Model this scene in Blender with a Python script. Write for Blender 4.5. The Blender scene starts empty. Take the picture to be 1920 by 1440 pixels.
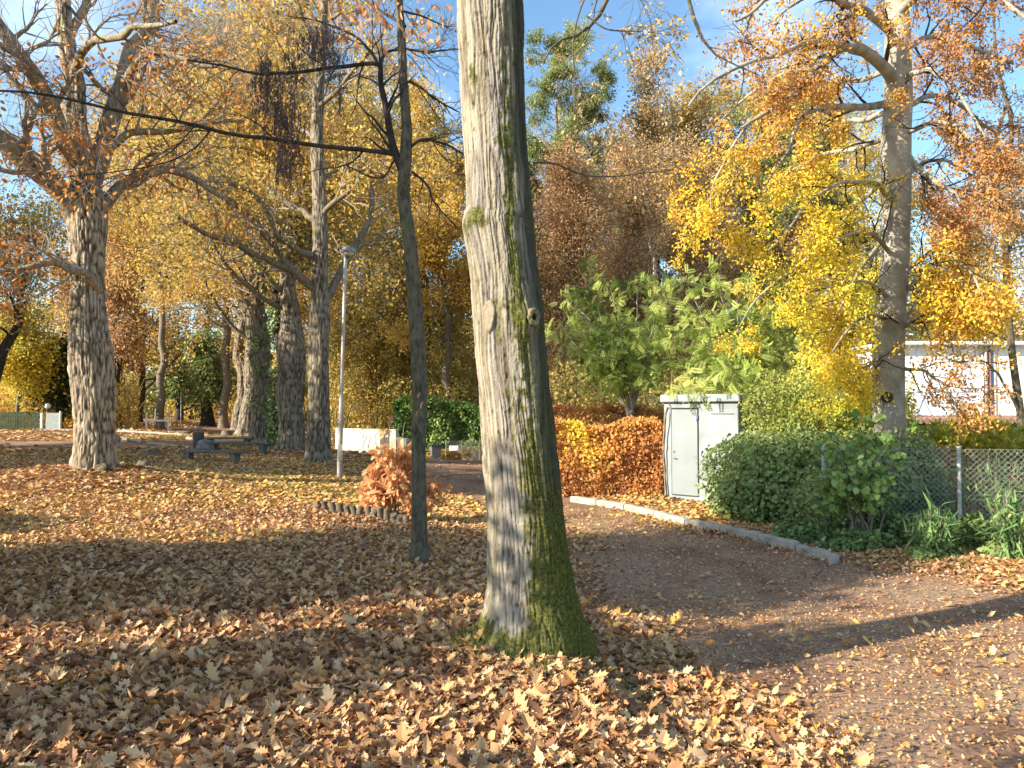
import bpy, math
import numpy as np
from mathutils import Vector

# ------------------------------------------------------------------ camera, world, sun
scene = bpy.context.scene
C = scene.collection
F = 1440.0                     # focal length in pixels of the 1920 px wide photograph
EYE = 1.6
HOR = 770.0                    # row of the horizon
PITCH = math.atan((HOR - 720) / F)
cam_d = bpy.data.cameras.new("camera")
cam_d.sensor_width = 36.0
cam_d.lens = 36.0 * F / 1920.0
cam_d.clip_start = 0.05
cam_d.clip_end = 3000
cam = bpy.data.objects.new("camera", cam_d)
cam.location = (0, 0, EYE)
cam.rotation_euler = (math.pi / 2 + PITCH, 0, 0)
C.objects.link(cam)
scene.camera = cam

SUN_AZ = np.array([-0.89, -0.455])
SUN_EL = math.radians(25)
w = bpy.data.worlds.new("World")
scene.world = w
w.use_nodes = True
nt = w.node_tree
for n in list(nt.nodes):
    nt.nodes.remove(n)
wo = nt.nodes.new("ShaderNodeOutputWorld")
bg = nt.nodes.new("ShaderNodeBackground")
sky = nt.nodes.new("ShaderNodeTexSky")
sky.sky_type = 'NISHITA'
sky.sun_disc = False
sky.sun_elevation = SUN_EL
sky.sun_rotation = math.atan2(SUN_AZ[0], SUN_AZ[1])
sky.air_density = 1.0
sky.dust_density = 0.6
sky.ozone_density = 1.0
# thin high cloud veils
tc = nt.nodes.new("ShaderNodeTexCoord")
mp = nt.nodes.new("ShaderNodeMapping")
mp.inputs['Scale'].default_value = (2.2, 3.0, 5.0)
mp.inputs['Rotation'].default_value = (0.3, 0.2, 0.5)
cn = nt.nodes.new("ShaderNodeTexNoise")
cn.inputs['Scale'].default_value = 1.5
cn.inputs['Detail'].default_value = 6
cr = nt.nodes.new("ShaderNodeMapRange")
cr.inputs['From Min'].default_value = 0.50
cr.inputs['From Max'].default_value = 0.75
cr.inputs['To Max'].default_value = 0.45
mixc = nt.nodes.new("ShaderNodeMix")
mixc.data_type = 'RGBA'
mixc.inputs['B'].default_value = (7.2, 7.8, 8.6, 1)
nt.links.new(tc.outputs['Generated'], mp.inputs['Vector'])
nt.links.new(mp.outputs['Vector'], cn.inputs['Vector'])
nt.links.new(cn.outputs['Fac'], cr.inputs['Value'])
nt.links.new(cr.outputs['Result'], mixc.inputs['Factor'])
tint = nt.nodes.new("ShaderNodeMix"); tint.data_type = 'RGBA'; tint.blend_type = 'MULTIPLY'; tint.inputs['Factor'].default_value = 1
tint.inputs['B'].default_value = (.80, .99, 1.06, 1)
nt.links.new(sky.outputs['Color'], tint.inputs['A'])
nt.links.new(tint.outputs['Result'], mixc.inputs['A'])
nt.links.new(mixc.outputs['Result'], bg.inputs['Color'])
bg.inputs['Strength'].default_value = 0.12
nt.links.new(bg.outputs['Background'], wo.inputs['Surface'])

sd = bpy.data.lights.new("sun", 'SUN')
sd.energy = 5.0
sd.angle = math.radians(0.5)
sd.color = (1.0, 0.90, 0.74)
sun = bpy.data.objects.new("sun", sd)
sun.location = (-20, -10, 20)
ldir = Vector((-SUN_AZ[0] * math.cos(SUN_EL), -SUN_AZ[1] * math.cos(SUN_EL), -math.sin(SUN_EL)))
sun.rotation_euler = ldir.to_track_quat('-Z', 'Y').to_euler()
C.objects.link(sun)
scene.view_settings.view_transform = 'Standard'
scene.view_settings.look = 'None'
scene.view_settings.exposure = 1.25
scene.view_settings.gamma = 1.0
scene.cycles.max_bounces = 6
scene.cycles.transparent_max_bounces = 4

# ------------------------------------------------------------------ small maths
def at(px, py, Y):
    """world point at depth Y seen at pixel (px, py) of the photograph"""
    u = (px - 960) / F
    v = (720 - py) / F
    cp, sp = math.cos(PITCH), math.sin(PITCH)
    dy = cp - v * sp
    dz = sp + v * cp
    s = Y / dy
    return np.array([u * s, Y, EYE + dz * s])

def hsh(ix, iy, iz, seed):
    n = (ix * 374761393 + iy * 668265263 + iz * 2147483647 + seed * 144665) & 0xffffffff
    n = ((n ^ (n >> 13)) * 1274126177) & 0xffffffff
    n = (n ^ (n >> 16)) & 0xffffffff
    n = (n * 2246822519) & 0xffffffff
    return ((n ^ (n >> 15)) & 0xffffff) / float(0xffffff)

def vnoise(p, seed=0):
    p = np.asarray(p, float)
    i = np.floor(p).astype(np.int64)
    f = p - i
    f = f * f * (3 - 2 * f)
    r = 0
    for dx in (0, 1):
        wx = f[..., 0] if dx else 1 - f[..., 0]
        for dy in (0, 1):
            wy = f[..., 1] if dy else 1 - f[..., 1]
            for dz in (0, 1):
                wz = f[..., 2] if dz else 1 - f[..., 2]
                r = r + wx * wy * wz * hsh(i[..., 0] + dx, i[..., 1] + dy, i[..., 2] + dz, seed)
    return r

def fbm(p, seed=0, octv=3):
    r, a, t = 0, 1.0, 0
    for k in range(octv):
        r = r + a * vnoise(np.asarray(p) * (2 ** k), seed + k)
        t += a
        a *= 0.5
    return r / t

def norm(v):
    return v / np.maximum(np.linalg.norm(v, axis=-1, keepdims=True), 1e-9)

def smooth(x, a, b):
    t = np.clip((x - a) / (b - a), 0, 1)
    return t * t * (3 - 2 * t)

# ------------------------------------------------------------------ terrain height
_cp = [(0,1440,3.45),(480,1440,3.45),(960,1440,3.42),(1250,1440,3.45),(1600,1440,3.62),(1920,1440,3.7),
       (1320,1300,4.85),(1500,1200,6.1),(1900,1200,6.1),(1920,1090,8.3),(1600,1090,8.4),(1920,1020,11),(1700,1025,10.9),(1560,1055,9.6),(1290,985,12.9),
       (1070,940,16.5),(1300,1080,9.0),(1120,1050,9.7),(1200,1120,7.9),(1245,935,16.2),(1310,947,15.2),(1120,925,17.5),
       (1000,1150,6.1),(788,1048,8.3),(500,1150,6.1),(100,1150,6.1),(100,1020,9.2),(500,1000,10.2),(300,950,12.6),(0,940,13.2),
       (700,990,10.9),(620,960,11.6),(860,990,12.5),(850,930,19.5),(178,885,15),(20,880,16.5),(430,905,16.4),(637,895,18),(597,868,24),
       (548,838,29),(488,830,34),(460,812,40),(860,880,38),(700,850,44),(820,876,42),(680,872,33),(400,860,23),(280,850,26),(250,825,36),
       (0,810,45),(95,805,45),(225,797,55),(300,785,85),(300,781,130),(380,790,70),(500,800,60),(640,815,60),(1500,960,20),(1800,900,26)]
_P = np.array([at(*c) for c in _cp])
_P = np.vstack([_P, [[0, -2, 0.0], [-5, 0, 0.0], [5, 0, -0.1], [-30, 0, 0.2], [30, 0, -0.3], [60, 60, -0.5], [-60, 60, .5], [0, -40, 0.1], [20, 100, .4], [60, 140, .8], [8, 60, -.9], [20, 40, -.6]]])
_S = 0.35 + 0.09 * np.abs(_P[:, 1])

def g0(x, y):
    x = np.asarray(x, float); y = np.asarray(y, float)
    num = np.zeros(np.broadcast(x, y).shape); den = num.copy()
    for (px, py, pz), s in zip(_P, _S):
        wgt = 1.0 / ((x - px) ** 2 + (y - py) ** 2 + s * s) ** 2
        num += wgt * pz
        den += wgt
    z = num / den
    z = z + 0.13 * np.exp(-((x - 0.13) ** 2 + (y - 5.15) ** 2) / (2 * 0.55 ** 2))
    z = z + 0.22 * np.exp(-((x + 8.1) ** 2 + (y - 14.8) ** 2) / (2 * 1.6 ** 2))
    return z

PATHS = [
    # centre line x, y, half width
    [(16, -5, 3.0), (9.0, -1.5, 3.4), (5.4, 2.6, 3.8), (3.9, 5.6, 3.2), (2.8, 9.0, 2.15), (1.7, 12.5, 1.6), (0.1, 17, 1.5), (-1.8, 24, 1.9), (-3.6, 32, 2.6), (-7.5, 40, 3.0), (-15, 47, 3.0), (-30, 56, 2.5)],
    [(-46, 33, 2.6), (-30, 33, 2.6), (-18, 33.5, 3.0), (-13.5, 35, 2.4), (-15.5, 44, 2.2), (-22, 58, 2.2), (-33, 85, 2.4), (-52, 130, 2.6)],
]

def resample(pts, n):
    pts = np.asarray(pts, float)
    d = np.r_[0, np.cumsum(np.linalg.norm(np.diff(pts[:, :3] if pts.shape[1] > 3 else pts, axis=0), axis=1))]
    if len(pts) > 2:
        ext = np.vstack([2 * pts[0] - pts[1], pts, 2 * pts[-1] - pts[-2]])
        t = np.linspace(0, d[-1], n)
        k = np.clip(np.searchsorted(d, t, side='right') - 1, 0, len(pts) - 2)
        f = ((t - d[k]) / np.maximum(d[k + 1] - d[k], 1e-9))[:, None]
        p0, p1, p2, p3 = ext[k], ext[k + 1], ext[k + 2], ext[k + 3]
        return 0.5 * ((2 * p1) + (-p0 + p2) * f + (2 * p0 - 5 * p1 + 4 * p2 - p3) * f ** 2 + (-p0 + 3 * p1 - 3 * p2 + p3) * f ** 3)
    t = np.linspace(0, 1, n)[:, None]
    return pts[0] * (1 - t) + pts[-1] * t

_PR = [resample(p, 160) for p in PATHS]

def path_d(x, y):
    """signed distance to the nearest path edge, negative inside"""
    x = np.asarray(x, float); y = np.asarray(y, float)
    best = np.full(np.broadcast(x, y).shape, 1e9)
    for p in _PR:
        for k in range(len(p)):
            d = np.sqrt((x - p[k, 0]) ** 2 + (y - p[k, 1]) ** 2) - p[k, 2]
            best = np.minimum(best, d)
    return best

def sink(Y): return .10 * (1 - smooth(Y, 7.5, 10.5))

def ground_z(x, y):
    return g0(x, y)

def gp(px, Y):
    x = (px - 960) / F * Y
    return np.array([x, Y, float(g0(x, Y))])

# ------------------------------------------------------------------ mesh and object helpers
def mesh_np(name, parts, attrs=None, smooth_flag=False):
    """parts: list of (V (n,3), F (m,k)); attrs: dict name -> per-face arrays list, parallel to parts"""
    me = bpy.data.meshes.new(name)
    vs, li, ls, lt = [], [], [], []
    off = 0; lo = 0
    for V, Fc in parts:
        if len(V) == 0 or len(Fc) == 0:
            V = np.zeros((0, 3)); Fc = np.zeros((0, 3), int)
        vs.append(V)
        k = Fc.shape[1]
        li.append((Fc + off).ravel())
        ls.append(lo + np.arange(len(Fc)) * k)
        lt.append(np.full(len(Fc), k))
        off += len(V); lo += Fc.size
    V = np.concatenate(vs).astype(np.float32)
    li = np.concatenate(li).astype(np.int32)
    ls = np.concatenate(ls).astype(np.int32)
    me.vertices.add(len(V)); me.vertices.foreach_set("co", V.ravel())
    me.loops.add(len(li)); me.loops.foreach_set("vertex_index", li)
    me.polygons.add(len(ls)); me.polygons.foreach_set("loop_start", ls)
    if smooth_flag:
        me.polygons.foreach_set("use_smooth", np.ones(len(ls), bool))
    else:
        me.polygons.foreach_set("use_smooth", np.zeros(len(ls), bool))
    if attrs:
        for an, arrs in attrs.items():
            a = me.attributes.new(an, 'FLOAT', 'FACE')
            a.data.foreach_set("value", np.concatenate(arrs).astype(np.float32))
    me.update(calc_edges=True)
    me.validate()
    return me

def obj(name, me, mat, parent=None, loc=(0, 0, 0)):
    o = bpy.data.objects.new(name, me)
    if mat is not None:
        if len(me.materials) == 0:
            me.materials.append(mat)
    C.objects.link(o)
    o.location = loc
    if parent is not None:
        o.parent = parent
    return o

def tag(o, label=None, cat=None, group=None, kind=None):
    if label: o['label'] = label
    if cat: o['category'] = cat
    if group: o['group'] = group
    if kind: o['kind'] = kind
    return o

def empty(name, loc, label=None, cat=None, group=None, rz=0):
    o = bpy.data.objects.new(name, None)
    o.empty_display_size = 0.2
    C.objects.link(o)
    o.location = tuple(float(v) for v in loc)
    o.rotation_euler = (0, 0, rz)
    return tag(o, label, cat, group)

def dup(root, loc, rz=0, sc=1.0, label=None, group=None):
    r = root.copy(); C.objects.link(r)
    r.location = tuple(float(v) for v in loc); r.rotation_euler = (0, 0, rz); r.scale = (sc, sc, sc)
    if label: r['label'] = label
    if group: r['group'] = group
    for ch in list(root.children):
        c = ch.copy(); C.objects.link(c); c.parent = r
        for gch in list(ch.children):
            d = gch.copy(); C.objects.link(d); d.parent = c
    return r

def tubes(P, R, k=6, cap=True):
    """P (B,n,3), R (B,n) -> verts, quads"""
    P = np.asarray(P, float); R = np.asarray(R, float)
    if P.ndim == 2:
        P = P[None]; R = R[None]
    B, n, _ = P.shape
    T = np.gradient(P, axis=1)
    T = norm(T)
    mean = norm(P[:, -1] - P[:, 0])
    ax = np.zeros((B, 3))
    ax[np.arange(B), np.argmin(np.abs(mean), axis=1)] = 1.0
    N = norm(np.cross(T, ax[:, None, :]))
    Bn = np.cross(T, N)
    a = np.arange(k) * 2 * math.pi / k
    V = P[:, :, None, :] + R[:, :, None, None] * (np.cos(a)[None, None, :, None] * N[:, :, None, :] + np.sin(a)[None, None, :, None] * Bn[:, :, None, :])
    V = V.reshape(-1, 3)
    b, i, j = np.meshgrid(np.arange(B), np.arange(n - 1), np.arange(k), indexing='ij')
    j2 = (j + 1) % k
    base = b * n * k
    Q = np.stack([base + i * k + j, base + i * k + j2, base + (i + 1) * k + j2, base + (i + 1) * k + j], -1).reshape(-1, 4)
    return V, Q

class MB:
    """collects simple solids into one mesh"""
    def __init__(self): self.parts = []
    def box(self, c, s, rz=0, ry=0, rx=0, bev=0.0):
        c = np.asarray(c, float); s = np.asarray(s, float) / 2
        if bev > 0:
            b = min(bev, s.min() * 0.9)
            V = []
            for sx in (-1, 1):
                for sy in (-1, 1):
                    for sz in (-1, 1):
                        V += [(sx * s[0], sy * (s[1] - b), sz * (s[2] - b)), (sx * (s[0] - b), sy * s[1], sz * (s[2] - b)), (sx * (s[0] - b), sy * (s[1] - b), sz * s[2])]
            import bmesh
            bm = bmesh.new()
            for v in V: bm.verts.new(v)
            r = bmesh.ops.convex_hull(bm, input=bm.verts)
            bm.verts.index_update()
            bmesh.ops.triangulate(bm, faces=bm.faces)
            V = np.array([v.co[:] for v in bm.verts]); Fc = np.array([[v.index for v in f.verts] for f in bm.faces])
            bm.free()
        else:
            V = np.array([(x, y, z) for x in (-s[0], s[0]) for y in (-s[1], s[1]) for z in (-s[2], s[2])])
            Fc = np.array([[0, 1, 3, 2], [4, 6, 7, 5], [0, 4, 5, 1], [2, 3, 7, 6], [0, 2, 6, 4], [1, 5, 7, 3]])
        for ang, (i, j) in ((rx, (1, 2)), (ry, (2, 0)), (rz, (0, 1))):
            if ang:
                ca, sa = math.cos(ang), math.sin(ang)
                a, b_ = V[:, i].copy(), V[:, j].copy()
                V[:, i] = a * ca - b_ * sa; V[:, j] = a * sa + b_ * ca
        self.parts.append((V + c, Fc)); return self
    def tube(self, pts, r, k=10, caps=True):
        pts = np.asarray(pts, float)
        R = np.broadcast_to(np.asarray(r, float), (len(pts),))
        V, Q = tubes(pts, R, k)
        self.parts.append((V, Q))
        if caps:
            for ring, c in ((np.arange(k), pts[0]), ((len(pts) - 1) * k + np.arange(k), pts[-1])):
                VV = np.vstack([V[ring], c[None]])
                self.parts.append((VV, np.array([[i, (i + 1) % k, k] for i in range(k)])))
        return self
    def lathe(self, prof, c=(0, 0, 0), k=24):
        prof = np.asarray(prof, float)
        a = np.arange(k) * 2 * math.pi / k
        V = np.stack([prof[:, 0][:, None] * np.cos(a), prof[:, 0][:, None] * np.sin(a), np.repeat(prof[:, 1][:, None], k, 1)], -1).reshape(-1, 3) + np.asarray(c)
        n = len(prof)
        i, j = np.meshgrid(np.arange(n - 1), np.arange(k), indexing='ij')
        Q = np.stack([i * k + j, i * k + (j + 1) % k, (i + 1) * k + (j + 1) % k, (i + 1) * k + j], -1).reshape(-1, 4)
        self.parts.append((V, Q)); return self
    def rough(self, amp, fr, seed=0):
        self.parts = [(V + (np.stack([vnoise(V * fr, seed), vnoise(V * fr, seed + 5), vnoise(V * fr, seed + 9)], -1) - .5) * amp, Q) for V, Q in self.parts]
        return self
    def build(self, name, mat, parent=None, loc=(0, 0, 0), smooth_flag=False):
        return obj(name, mesh_np(name, self.parts, None, smooth_flag), mat, parent, loc)

# ------------------------------------------------------------------ materials
def mat_new(name):
    m = bpy.data.materials.new(name); m.use_nodes = True
    nt = m.node_tree
    for n in list(nt.nodes): nt.nodes.remove(n)
    return m, nt, nt.nodes.new("ShaderNodeOutputMaterial")

def ramp(nt, cols, pos=None):
    r = nt.nodes.new("ShaderNodeValToRGB")
    el = r.color_ramp.elements
    n = len(cols)
    pos = pos or [i / (n - 1) for i in range(n)]
    el[0].position = pos[0]; el[0].color = (*cols[0], 1)
    el[1].position = pos[-1]; el[1].color = (*cols[-1], 1)
    for p, c in list(zip(pos, cols))[1:-1]:
        e = el.new(p); e.color = (*c, 1)
    return r

def mat_leaf(name, cols, trans=0.3, rough=0.55, spec=0.25):
    m, nt, out = mat_new(name)
    at_ = nt.nodes.new("ShaderNodeAttribute"); at_.attribute_name = "tone"
    r = ramp(nt, cols)
    nt.links.new(at_.outputs['Fac'], r.inputs['Fac'])
    p = nt.nodes.new("ShaderNodeBsdfPrincipled")
    p.inputs['Roughness'].default_value = rough
    p.inputs['Specular IOR Level'].default_value = spec
    t = nt.nodes.new("ShaderNodeBsdfTranslucent")
    mx = nt.nodes.new("ShaderNodeMixShader"); mx.inputs[0].default_value = trans
    nt.links.new(r.outputs['Color'], p.inputs['Base Color'])
    nt.links.new(r.outputs['Color'], t.inputs['Color'])
    nt.links.new(p.outputs[0], mx.inputs[1]); nt.links.new(t.outputs[0], mx.inputs[2])
    nt.links.new(mx.outputs[0], out.inputs['Surface'])
    return m

def mat_bark(name, dark, light, sc=(14, 14, 2.2), bump=0.6, moss=None, moss_amt=0.0, dist=0.02, fur=False):
    m, nt, out = mat_new(name)
    tc = nt.nodes.new("ShaderNodeTexCoord")
    mp = nt.nodes.new("ShaderNodeMapping"); mp.inputs['Scale'].default_value = sc
    nz = nt.nodes.new("ShaderNodeTexNoise"); nz.inputs['Scale'].default_value = 1.0; nz.inputs['Detail'].default_value = 5; nz.inputs['Roughness'].default_value = .65
    nt.links.new(tc.outputs['Object'], mp.inputs['Vector']); nt.links.new(mp.outputs['Vector'], nz.inputs['Vector'])
    r = ramp(nt, [dark, tuple((a + b) / 2 for a, b in zip(dark, light)), light], [0.35, 0.5, 0.66])
    if fur:
        fa = nt.nodes.new("ShaderNodeAttribute"); fa.attribute_name = 'furrow'
        mm = nt.nodes.new("ShaderNodeMath"); mm.operation = 'MULTIPLY_ADD'; mm.inputs[1].default_value = .26
        m2 = nt.nodes.new("ShaderNodeMath"); m2.operation = 'MULTIPLY'; m2.inputs[1].default_value = .72
        nt.links.new(nz.outputs['Fac'], m2.inputs[0]); nt.links.new(fa.outputs['Fac'], mm.inputs[0]); nt.links.new(m2.outputs[0], mm.inputs[2])
        nt.links.new(mm.outputs[0], r.inputs['Fac'])
    else:
        nt.links.new(nz.outputs['Fac'], r.inputs['Fac'])
    p = nt.nodes.new("ShaderNodeBsdfPrincipled"); p.inputs['Roughness'].default_value = .85; p.inputs['Specular IOR Level'].default_value = .15
    col = r.outputs['Color']
    if moss:
        n2 = nt.nodes.new("ShaderNodeTexNoise"); n2.inputs['Scale'].default_value = 2.2; n2.inputs['Detail'].default_value = 4
        nt.links.new(tc.outputs['Object'], n2.inputs['Vector'])
        mr = nt.nodes.new("ShaderNodeMapRange"); mr.inputs['From Min'].default_value = .62 - moss_amt; mr.inputs['From Max'].default_value = .72 - moss_amt
        mr.inputs['To Max'].default_value = .8
        nt.links.new(n2.outputs['Fac'], mr.inputs['Value'])
        mx = nt.nodes.new("ShaderNodeMix"); mx.data_type = 'RGBA'
        mx.inputs['B'].default_value = (*moss, 1)
        nt.links.new(mr.outputs['Result'], mx.inputs['Factor']); nt.links.new(col, mx.inputs['A'])
        col = mx.outputs['Result']
    nt.links.new(col, p.inputs['Base Color'])
    b = nt.nodes.new("ShaderNodeBump"); b.inputs['Strength'].default_value = bump; b.inputs['Distance'].default_value = dist
    nt.links.new(nz.outputs['Fac'], b.inputs['Height']); nt.links.new(b.outputs[0], p.inputs['Normal'])
    nt.links.new(p.outputs[0], out.inputs['Surface'])
    return m

def mat_plain(name, col, rough=.7, var=.15, nscale=6, metal=0, spec=.3, bump=0.0, stain=None):
    m, nt, out = mat_new(name)
    tc = nt.nodes.new("ShaderNodeTexCoord")
    nz = nt.nodes.new("ShaderNodeTexNoise"); nz.inputs['Scale'].default_value = nscale; nz.inputs['Detail'].default_value = 6
    nt.links.new(tc.outputs['Object'], nz.inputs['Vector'])
    lo = tuple(c * (1 - var) for c in col) if stain is None else stain
    r = ramp(nt, [lo, col], [.35, .62])
    nt.links.new(nz.outputs['Fac'], r.inputs['Fac'])
    p = nt.nodes.new("ShaderNodeBsdfPrincipled"); p.inputs['Roughness'].default_value = rough
    p.inputs['Metallic'].default_value = metal; p.inputs['Specular IOR Level'].default_value = spec
    nt.links.new(r.outputs['Color'], p.inputs['Base Color'])
    if bump:
        b = nt.nodes.new("ShaderNodeBump"); b.inputs['Strength'].default_value = bump; b.inputs['Distance'].default_value = .01
        n2 = nt.nodes.new("ShaderNodeTexNoise"); n2.inputs['Scale'].default_value = nscale * 8; n2.inputs['Detail'].default_value = 4
        nt.links.new(tc.outputs['Object'], n2.inputs['Vector'])
        nt.links.new(n2.outputs['Fac'], b.inputs['Height']); nt.links.new(b.outputs[0], p.inputs['Normal'])
    nt.links.new(p.outputs[0], out.inputs['Surface'])
    return m

L = {}
L['gold'] = mat_leaf("gold_leaves", [(.20, .17, .06), (.48, .32, .09), (.70, .48, .10), (.80, .59, .13), (.64, .34, .10)], .45)
L['olive'] = mat_leaf("olive_gold_leaves", [(.20, .20, .06), (.42, .35, .11), (.62, .46, .13), (.74, .54, .15)], .45)
L['tan'] = mat_leaf("tan_leaves", [(.28, .19, .09), (.46, .33, .14), (.60, .46, .22), (.56, .32, .12)], .35)
L['brown'] = mat_leaf("brown_leaves", [(.28, .15, .08), (.46, .27, .13), (.60, .38, .18), (.66, .48, .24)], .42)
L['orange'] = mat_leaf("orange_leaves", [(.40, .16, .04), (.55, .22, .05), (.62, .30, .07), (.58, .20, .06)], .35)
L['beech'] = mat_leaf("beech_leaves", [(.40, .19, .09), (.60, .31, .10), (.74, .43, .09), (.82, .57, .06), (.86, .67, .06), (.62, .62, .08)], .42)
L['yellow'] = mat_leaf("yellow_leaves", [(.35, .36, .05), (.60, .52, .06), (.72, .58, .07), (.68, .45, .05)], .4)
L['pine'] = mat_leaf("pine_needles", [(.10, .14, .05), (.24, .29, .10), (.44, .46, .17)], .25, .6, .08)
L['fresh'] = mat_leaf("fresh_green_leaves", [(.13, .19, .035), (.32, .41, .085), (.54, .62, .17), (.62, .64, .20)], .40, .6, .08)
L['lightgreen'] = mat_leaf("light_green_leaves", [(.17, .22, .05), (.34, .38, .09), (.52, .52, .15)], .4)
L['ivy'] = mat_leaf("ivy_leaves", [(.08, .125, .035), (.21, .29, .09), (.40, .47, .18)], .3, .4, .45)
L['laurel'] = mat_leaf("laurel_leaves", [(.08, .15, .035), (.18, .29, .065), (.32, .41, .12)], .25, .4, .45)
L['dark'] = mat_leaf("dark_evergreen_leaves", [(.012, .028, .014), (.03, .055, .025), (.06, .09, .04)], .1)
L['hedge'] = mat_leaf("beech_hedge_leaves", [(.32, .14, .06), (.56, .26, .09), (.72, .38, .13), (.80, .54, .10), (.84, .66, .10)], .4)
L['red'] = mat_leaf("red_oak_leaves", [(.46, .18, .08), (.66, .31, .13), (.74, .45, .22)], .4)
L['bamboo'] = mat_leaf("bamboo_leaves", [(.08, .17, .05), (.17, .29, .09), (.34, .44, .16)], .3)
L['seed'] = mat_leaf("dry_seeds", [(.07, .045, .04), (.14, .09, .07), (.20, .13, .10)], .15)
L['litter'] = mat_leaf("leaf_litter", [(.17, .075, .038), (.37, .18, .08), (.51, .28, .12), (.61, .37, .17), (.66, .46, .26), (.54, .23, .065), (.68, .48, .12)], .12, .55, .3)
L['grass'] = mat_leaf("grass_blades", [(.10, .13, .03), (.20, .24, .05), (.38, .40, .10)], .35)
L['mossy'] = mat_leaf("moss_tufts", [(.05, .06, .012), (.12, .125, .02), (.24, .23, .035)], .2)

B = {}
B['oak'] = mat_bark("oak_bark", (.075, .055, .035), (.46, .375, .265), (22, 22, 7), 1.0, (.20, .20, .05), 0.0, .03, True)
B['grey'] = mat_bark("grey_bark", (.06, .047, .034), (.31, .255, .185), (18, 18, 5), .7, (.14, .15, .05), 0.0, .02, True)
B['dark'] = mat_bark("dark_bark", (.03, .025, .02), (.09, .072, .055), (14, 14, 5), .6)
B['twig'] = mat_bark("twig_bark", (.16, .13, .10), (.40, .34, .27), (10, 10, 10), .2)
B['pine'] = mat_bark("pine_bark", (.20, .10, .06), (.44, .24, .14), (8, 8, 3), .5)
B['beech'] = mat_bark("smooth_beech_bark", (.20, .18, .14), (.42, .385, .315), (3.2, 3.2, 2.6), .15, (.17, .18, .11), .02, .01)
B['shade'] = mat_bark("thin_tree_bark", (.055, .047, .034), (.17, .145, .10), (20, 20, 9), .6, (.13, .15, .06), .05)

# ------------------------------------------------------------------ leaf templates (x along the leaf, z its upper side)
def _sym(mid, half):
    V, Q = [], []
    n = len(half)
    for x, y in half:
        V += [(x, 0, 0), (x, y, .30 * y), (x, -y, .30 * y)]
    for i in range(n - 1):
        a, b = 3 * i, 3 * (i + 1)
        Q += [(a, b, b + 1, a + 1), (a, a + 2, b + 2, b)]
    return np.array(V, float), np.array(Q)
T_QUAD = (np.array([(0, 0, 0), (.45, .30, .07), (1, 0, 0), (.45, -.30, .07)], float), np.array([[0, 3, 2, 1]]))
T_HEX = (np.array([(0, 0, 0), (.28, .29, .08), (.68, .25, .07), (1, 0, 0), (.68, -.25, .07), (.28, -.29, .08)], float), np.array([[0, 3, 2, 1], [0, 5, 4, 3]]))
T_BROAD = (np.array([(0, 0, 0), (.1, .42, .06), (.6, .38, .08), (1, 0, -.05), (.6, -.38, .08), (.1, -.42, .06)], float), np.array([[0, 3, 2, 1], [0, 5, 4, 3]]))
T_BLADE = (np.array([(0, -.035, 0), (0, .035, 0), (.4, -.05, .1), (.4, .05, .1), (.75, -.035, .04), (.75, .035, .04), (1, 0, -.14)], float), np.array([[0, 2, 3, 1], [2, 4, 5, 3], [4, 6, 6, 5]]))
T_BLADE = (np.array([(0, -.03, 0), (0, .03, 0), (.4, -.05, .1), (.4, .05, .1), (1, -.006, -.14), (1, .006, -.14)], float), np.array([[0, 2, 3, 1], [2, 4, 5, 3]]))
T_NEEDLE = (np.array([(0, -.07, 0), (0, .07, 0), (1, .07, 0), (1, -.07, 0)], float), np.array([[0, 3, 2, 1]]))
T_OAK = _sym(None, [(0, .012), (.13, .03), (.2, .15), (.27, .23), (.31, .13), (.4, .22), (.47, .33), (.5, .17), (.6, .24), (.68, .31), (.7, .15), (.8, .15), (.86, .17), (.89, .06), (1, .0)])
T_OAK2 = _sym(None, [(0, .012), (.15, .05), (.25, .22), (.33, .17), (.48, .31), (.56, .21), (.72, .26), (.78, .13), (1, .0)])
def _frond():
    V, Q = [], []
    n = 9
    for i in range(n):
        x = .14 + i * .86 / n
        ln = .27 * (1 - .45 * abs(i / n - .45))
        for s in (-1, 1):
            o = len(V)
            V += [(x, 0, 0), (x + .0, s * ln * .5, .035), (x + .05, s * ln, -.01), (x + .075, s * ln * .5, .02)]
            Q.append((o, o + 1, o + 2, o + 3))
    o = len(V)
    V += [(0, -.006, 0), (0, .006, 0), (1, .004, 0), (1, -.004, 0)]
    Q.append((o, o + 1, o + 2, o + 3))
    V = np.array(V, float)
    V[:, 2] -= .22 * V[:, 0] ** 2
    return V, np.array(Q)
T_FROND = _frond()

def scatter(T, pos, X, N, size, width=1.0, curl=0.0, rs=None, tone=None):
    """copies of template T at pos with leaf axis X and upper normal N -> V, F, tone per face"""
    rs = rs or np.random.RandomState(1)
    TV, TF = T
    n = len(pos)
    X = norm(X); Y = norm(np.cross(N, X)); Z = np.cross(X, Y)
    size = np.broadcast_to(np.asarray(size, float), (n,))
    bend = curl * rs.uniform(-1, 1, n)
    fold = rs.uniform(.3, 1.8, n)
    tx = TV[:, 0][None, :]; ty = TV[:, 1][None, :] * width; tz = TV[:, 2][None, :] * fold[:, None] + bend[:, None] * (tx ** 2)
    tx = np.broadcast_to(tx, tz.shape); ty = np.broadcast_to(ty, tz.shape)
    if curl:
        tw = rs.uniform(-1, 1, n)[:, None] * curl * 1.6
        tz = tz + tw * tx * ty
    V = pos[:, None, :] + size[:, None, None] * (tx[..., None] * X[:, None, :] + ty[..., None] * Y[:, None, :] + tz[..., None] * Z[:, None, :])
    k = len(TV)
    Fc = (TF[None] + (np.arange(n) * k)[:, None, None]).reshape(-1, TF.shape[1])
    tn = rs.uniform(0, 1, n) if tone is None else tone
    return V.reshape(-1, 3), Fc, np.repeat(tn, len(TF))

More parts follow.
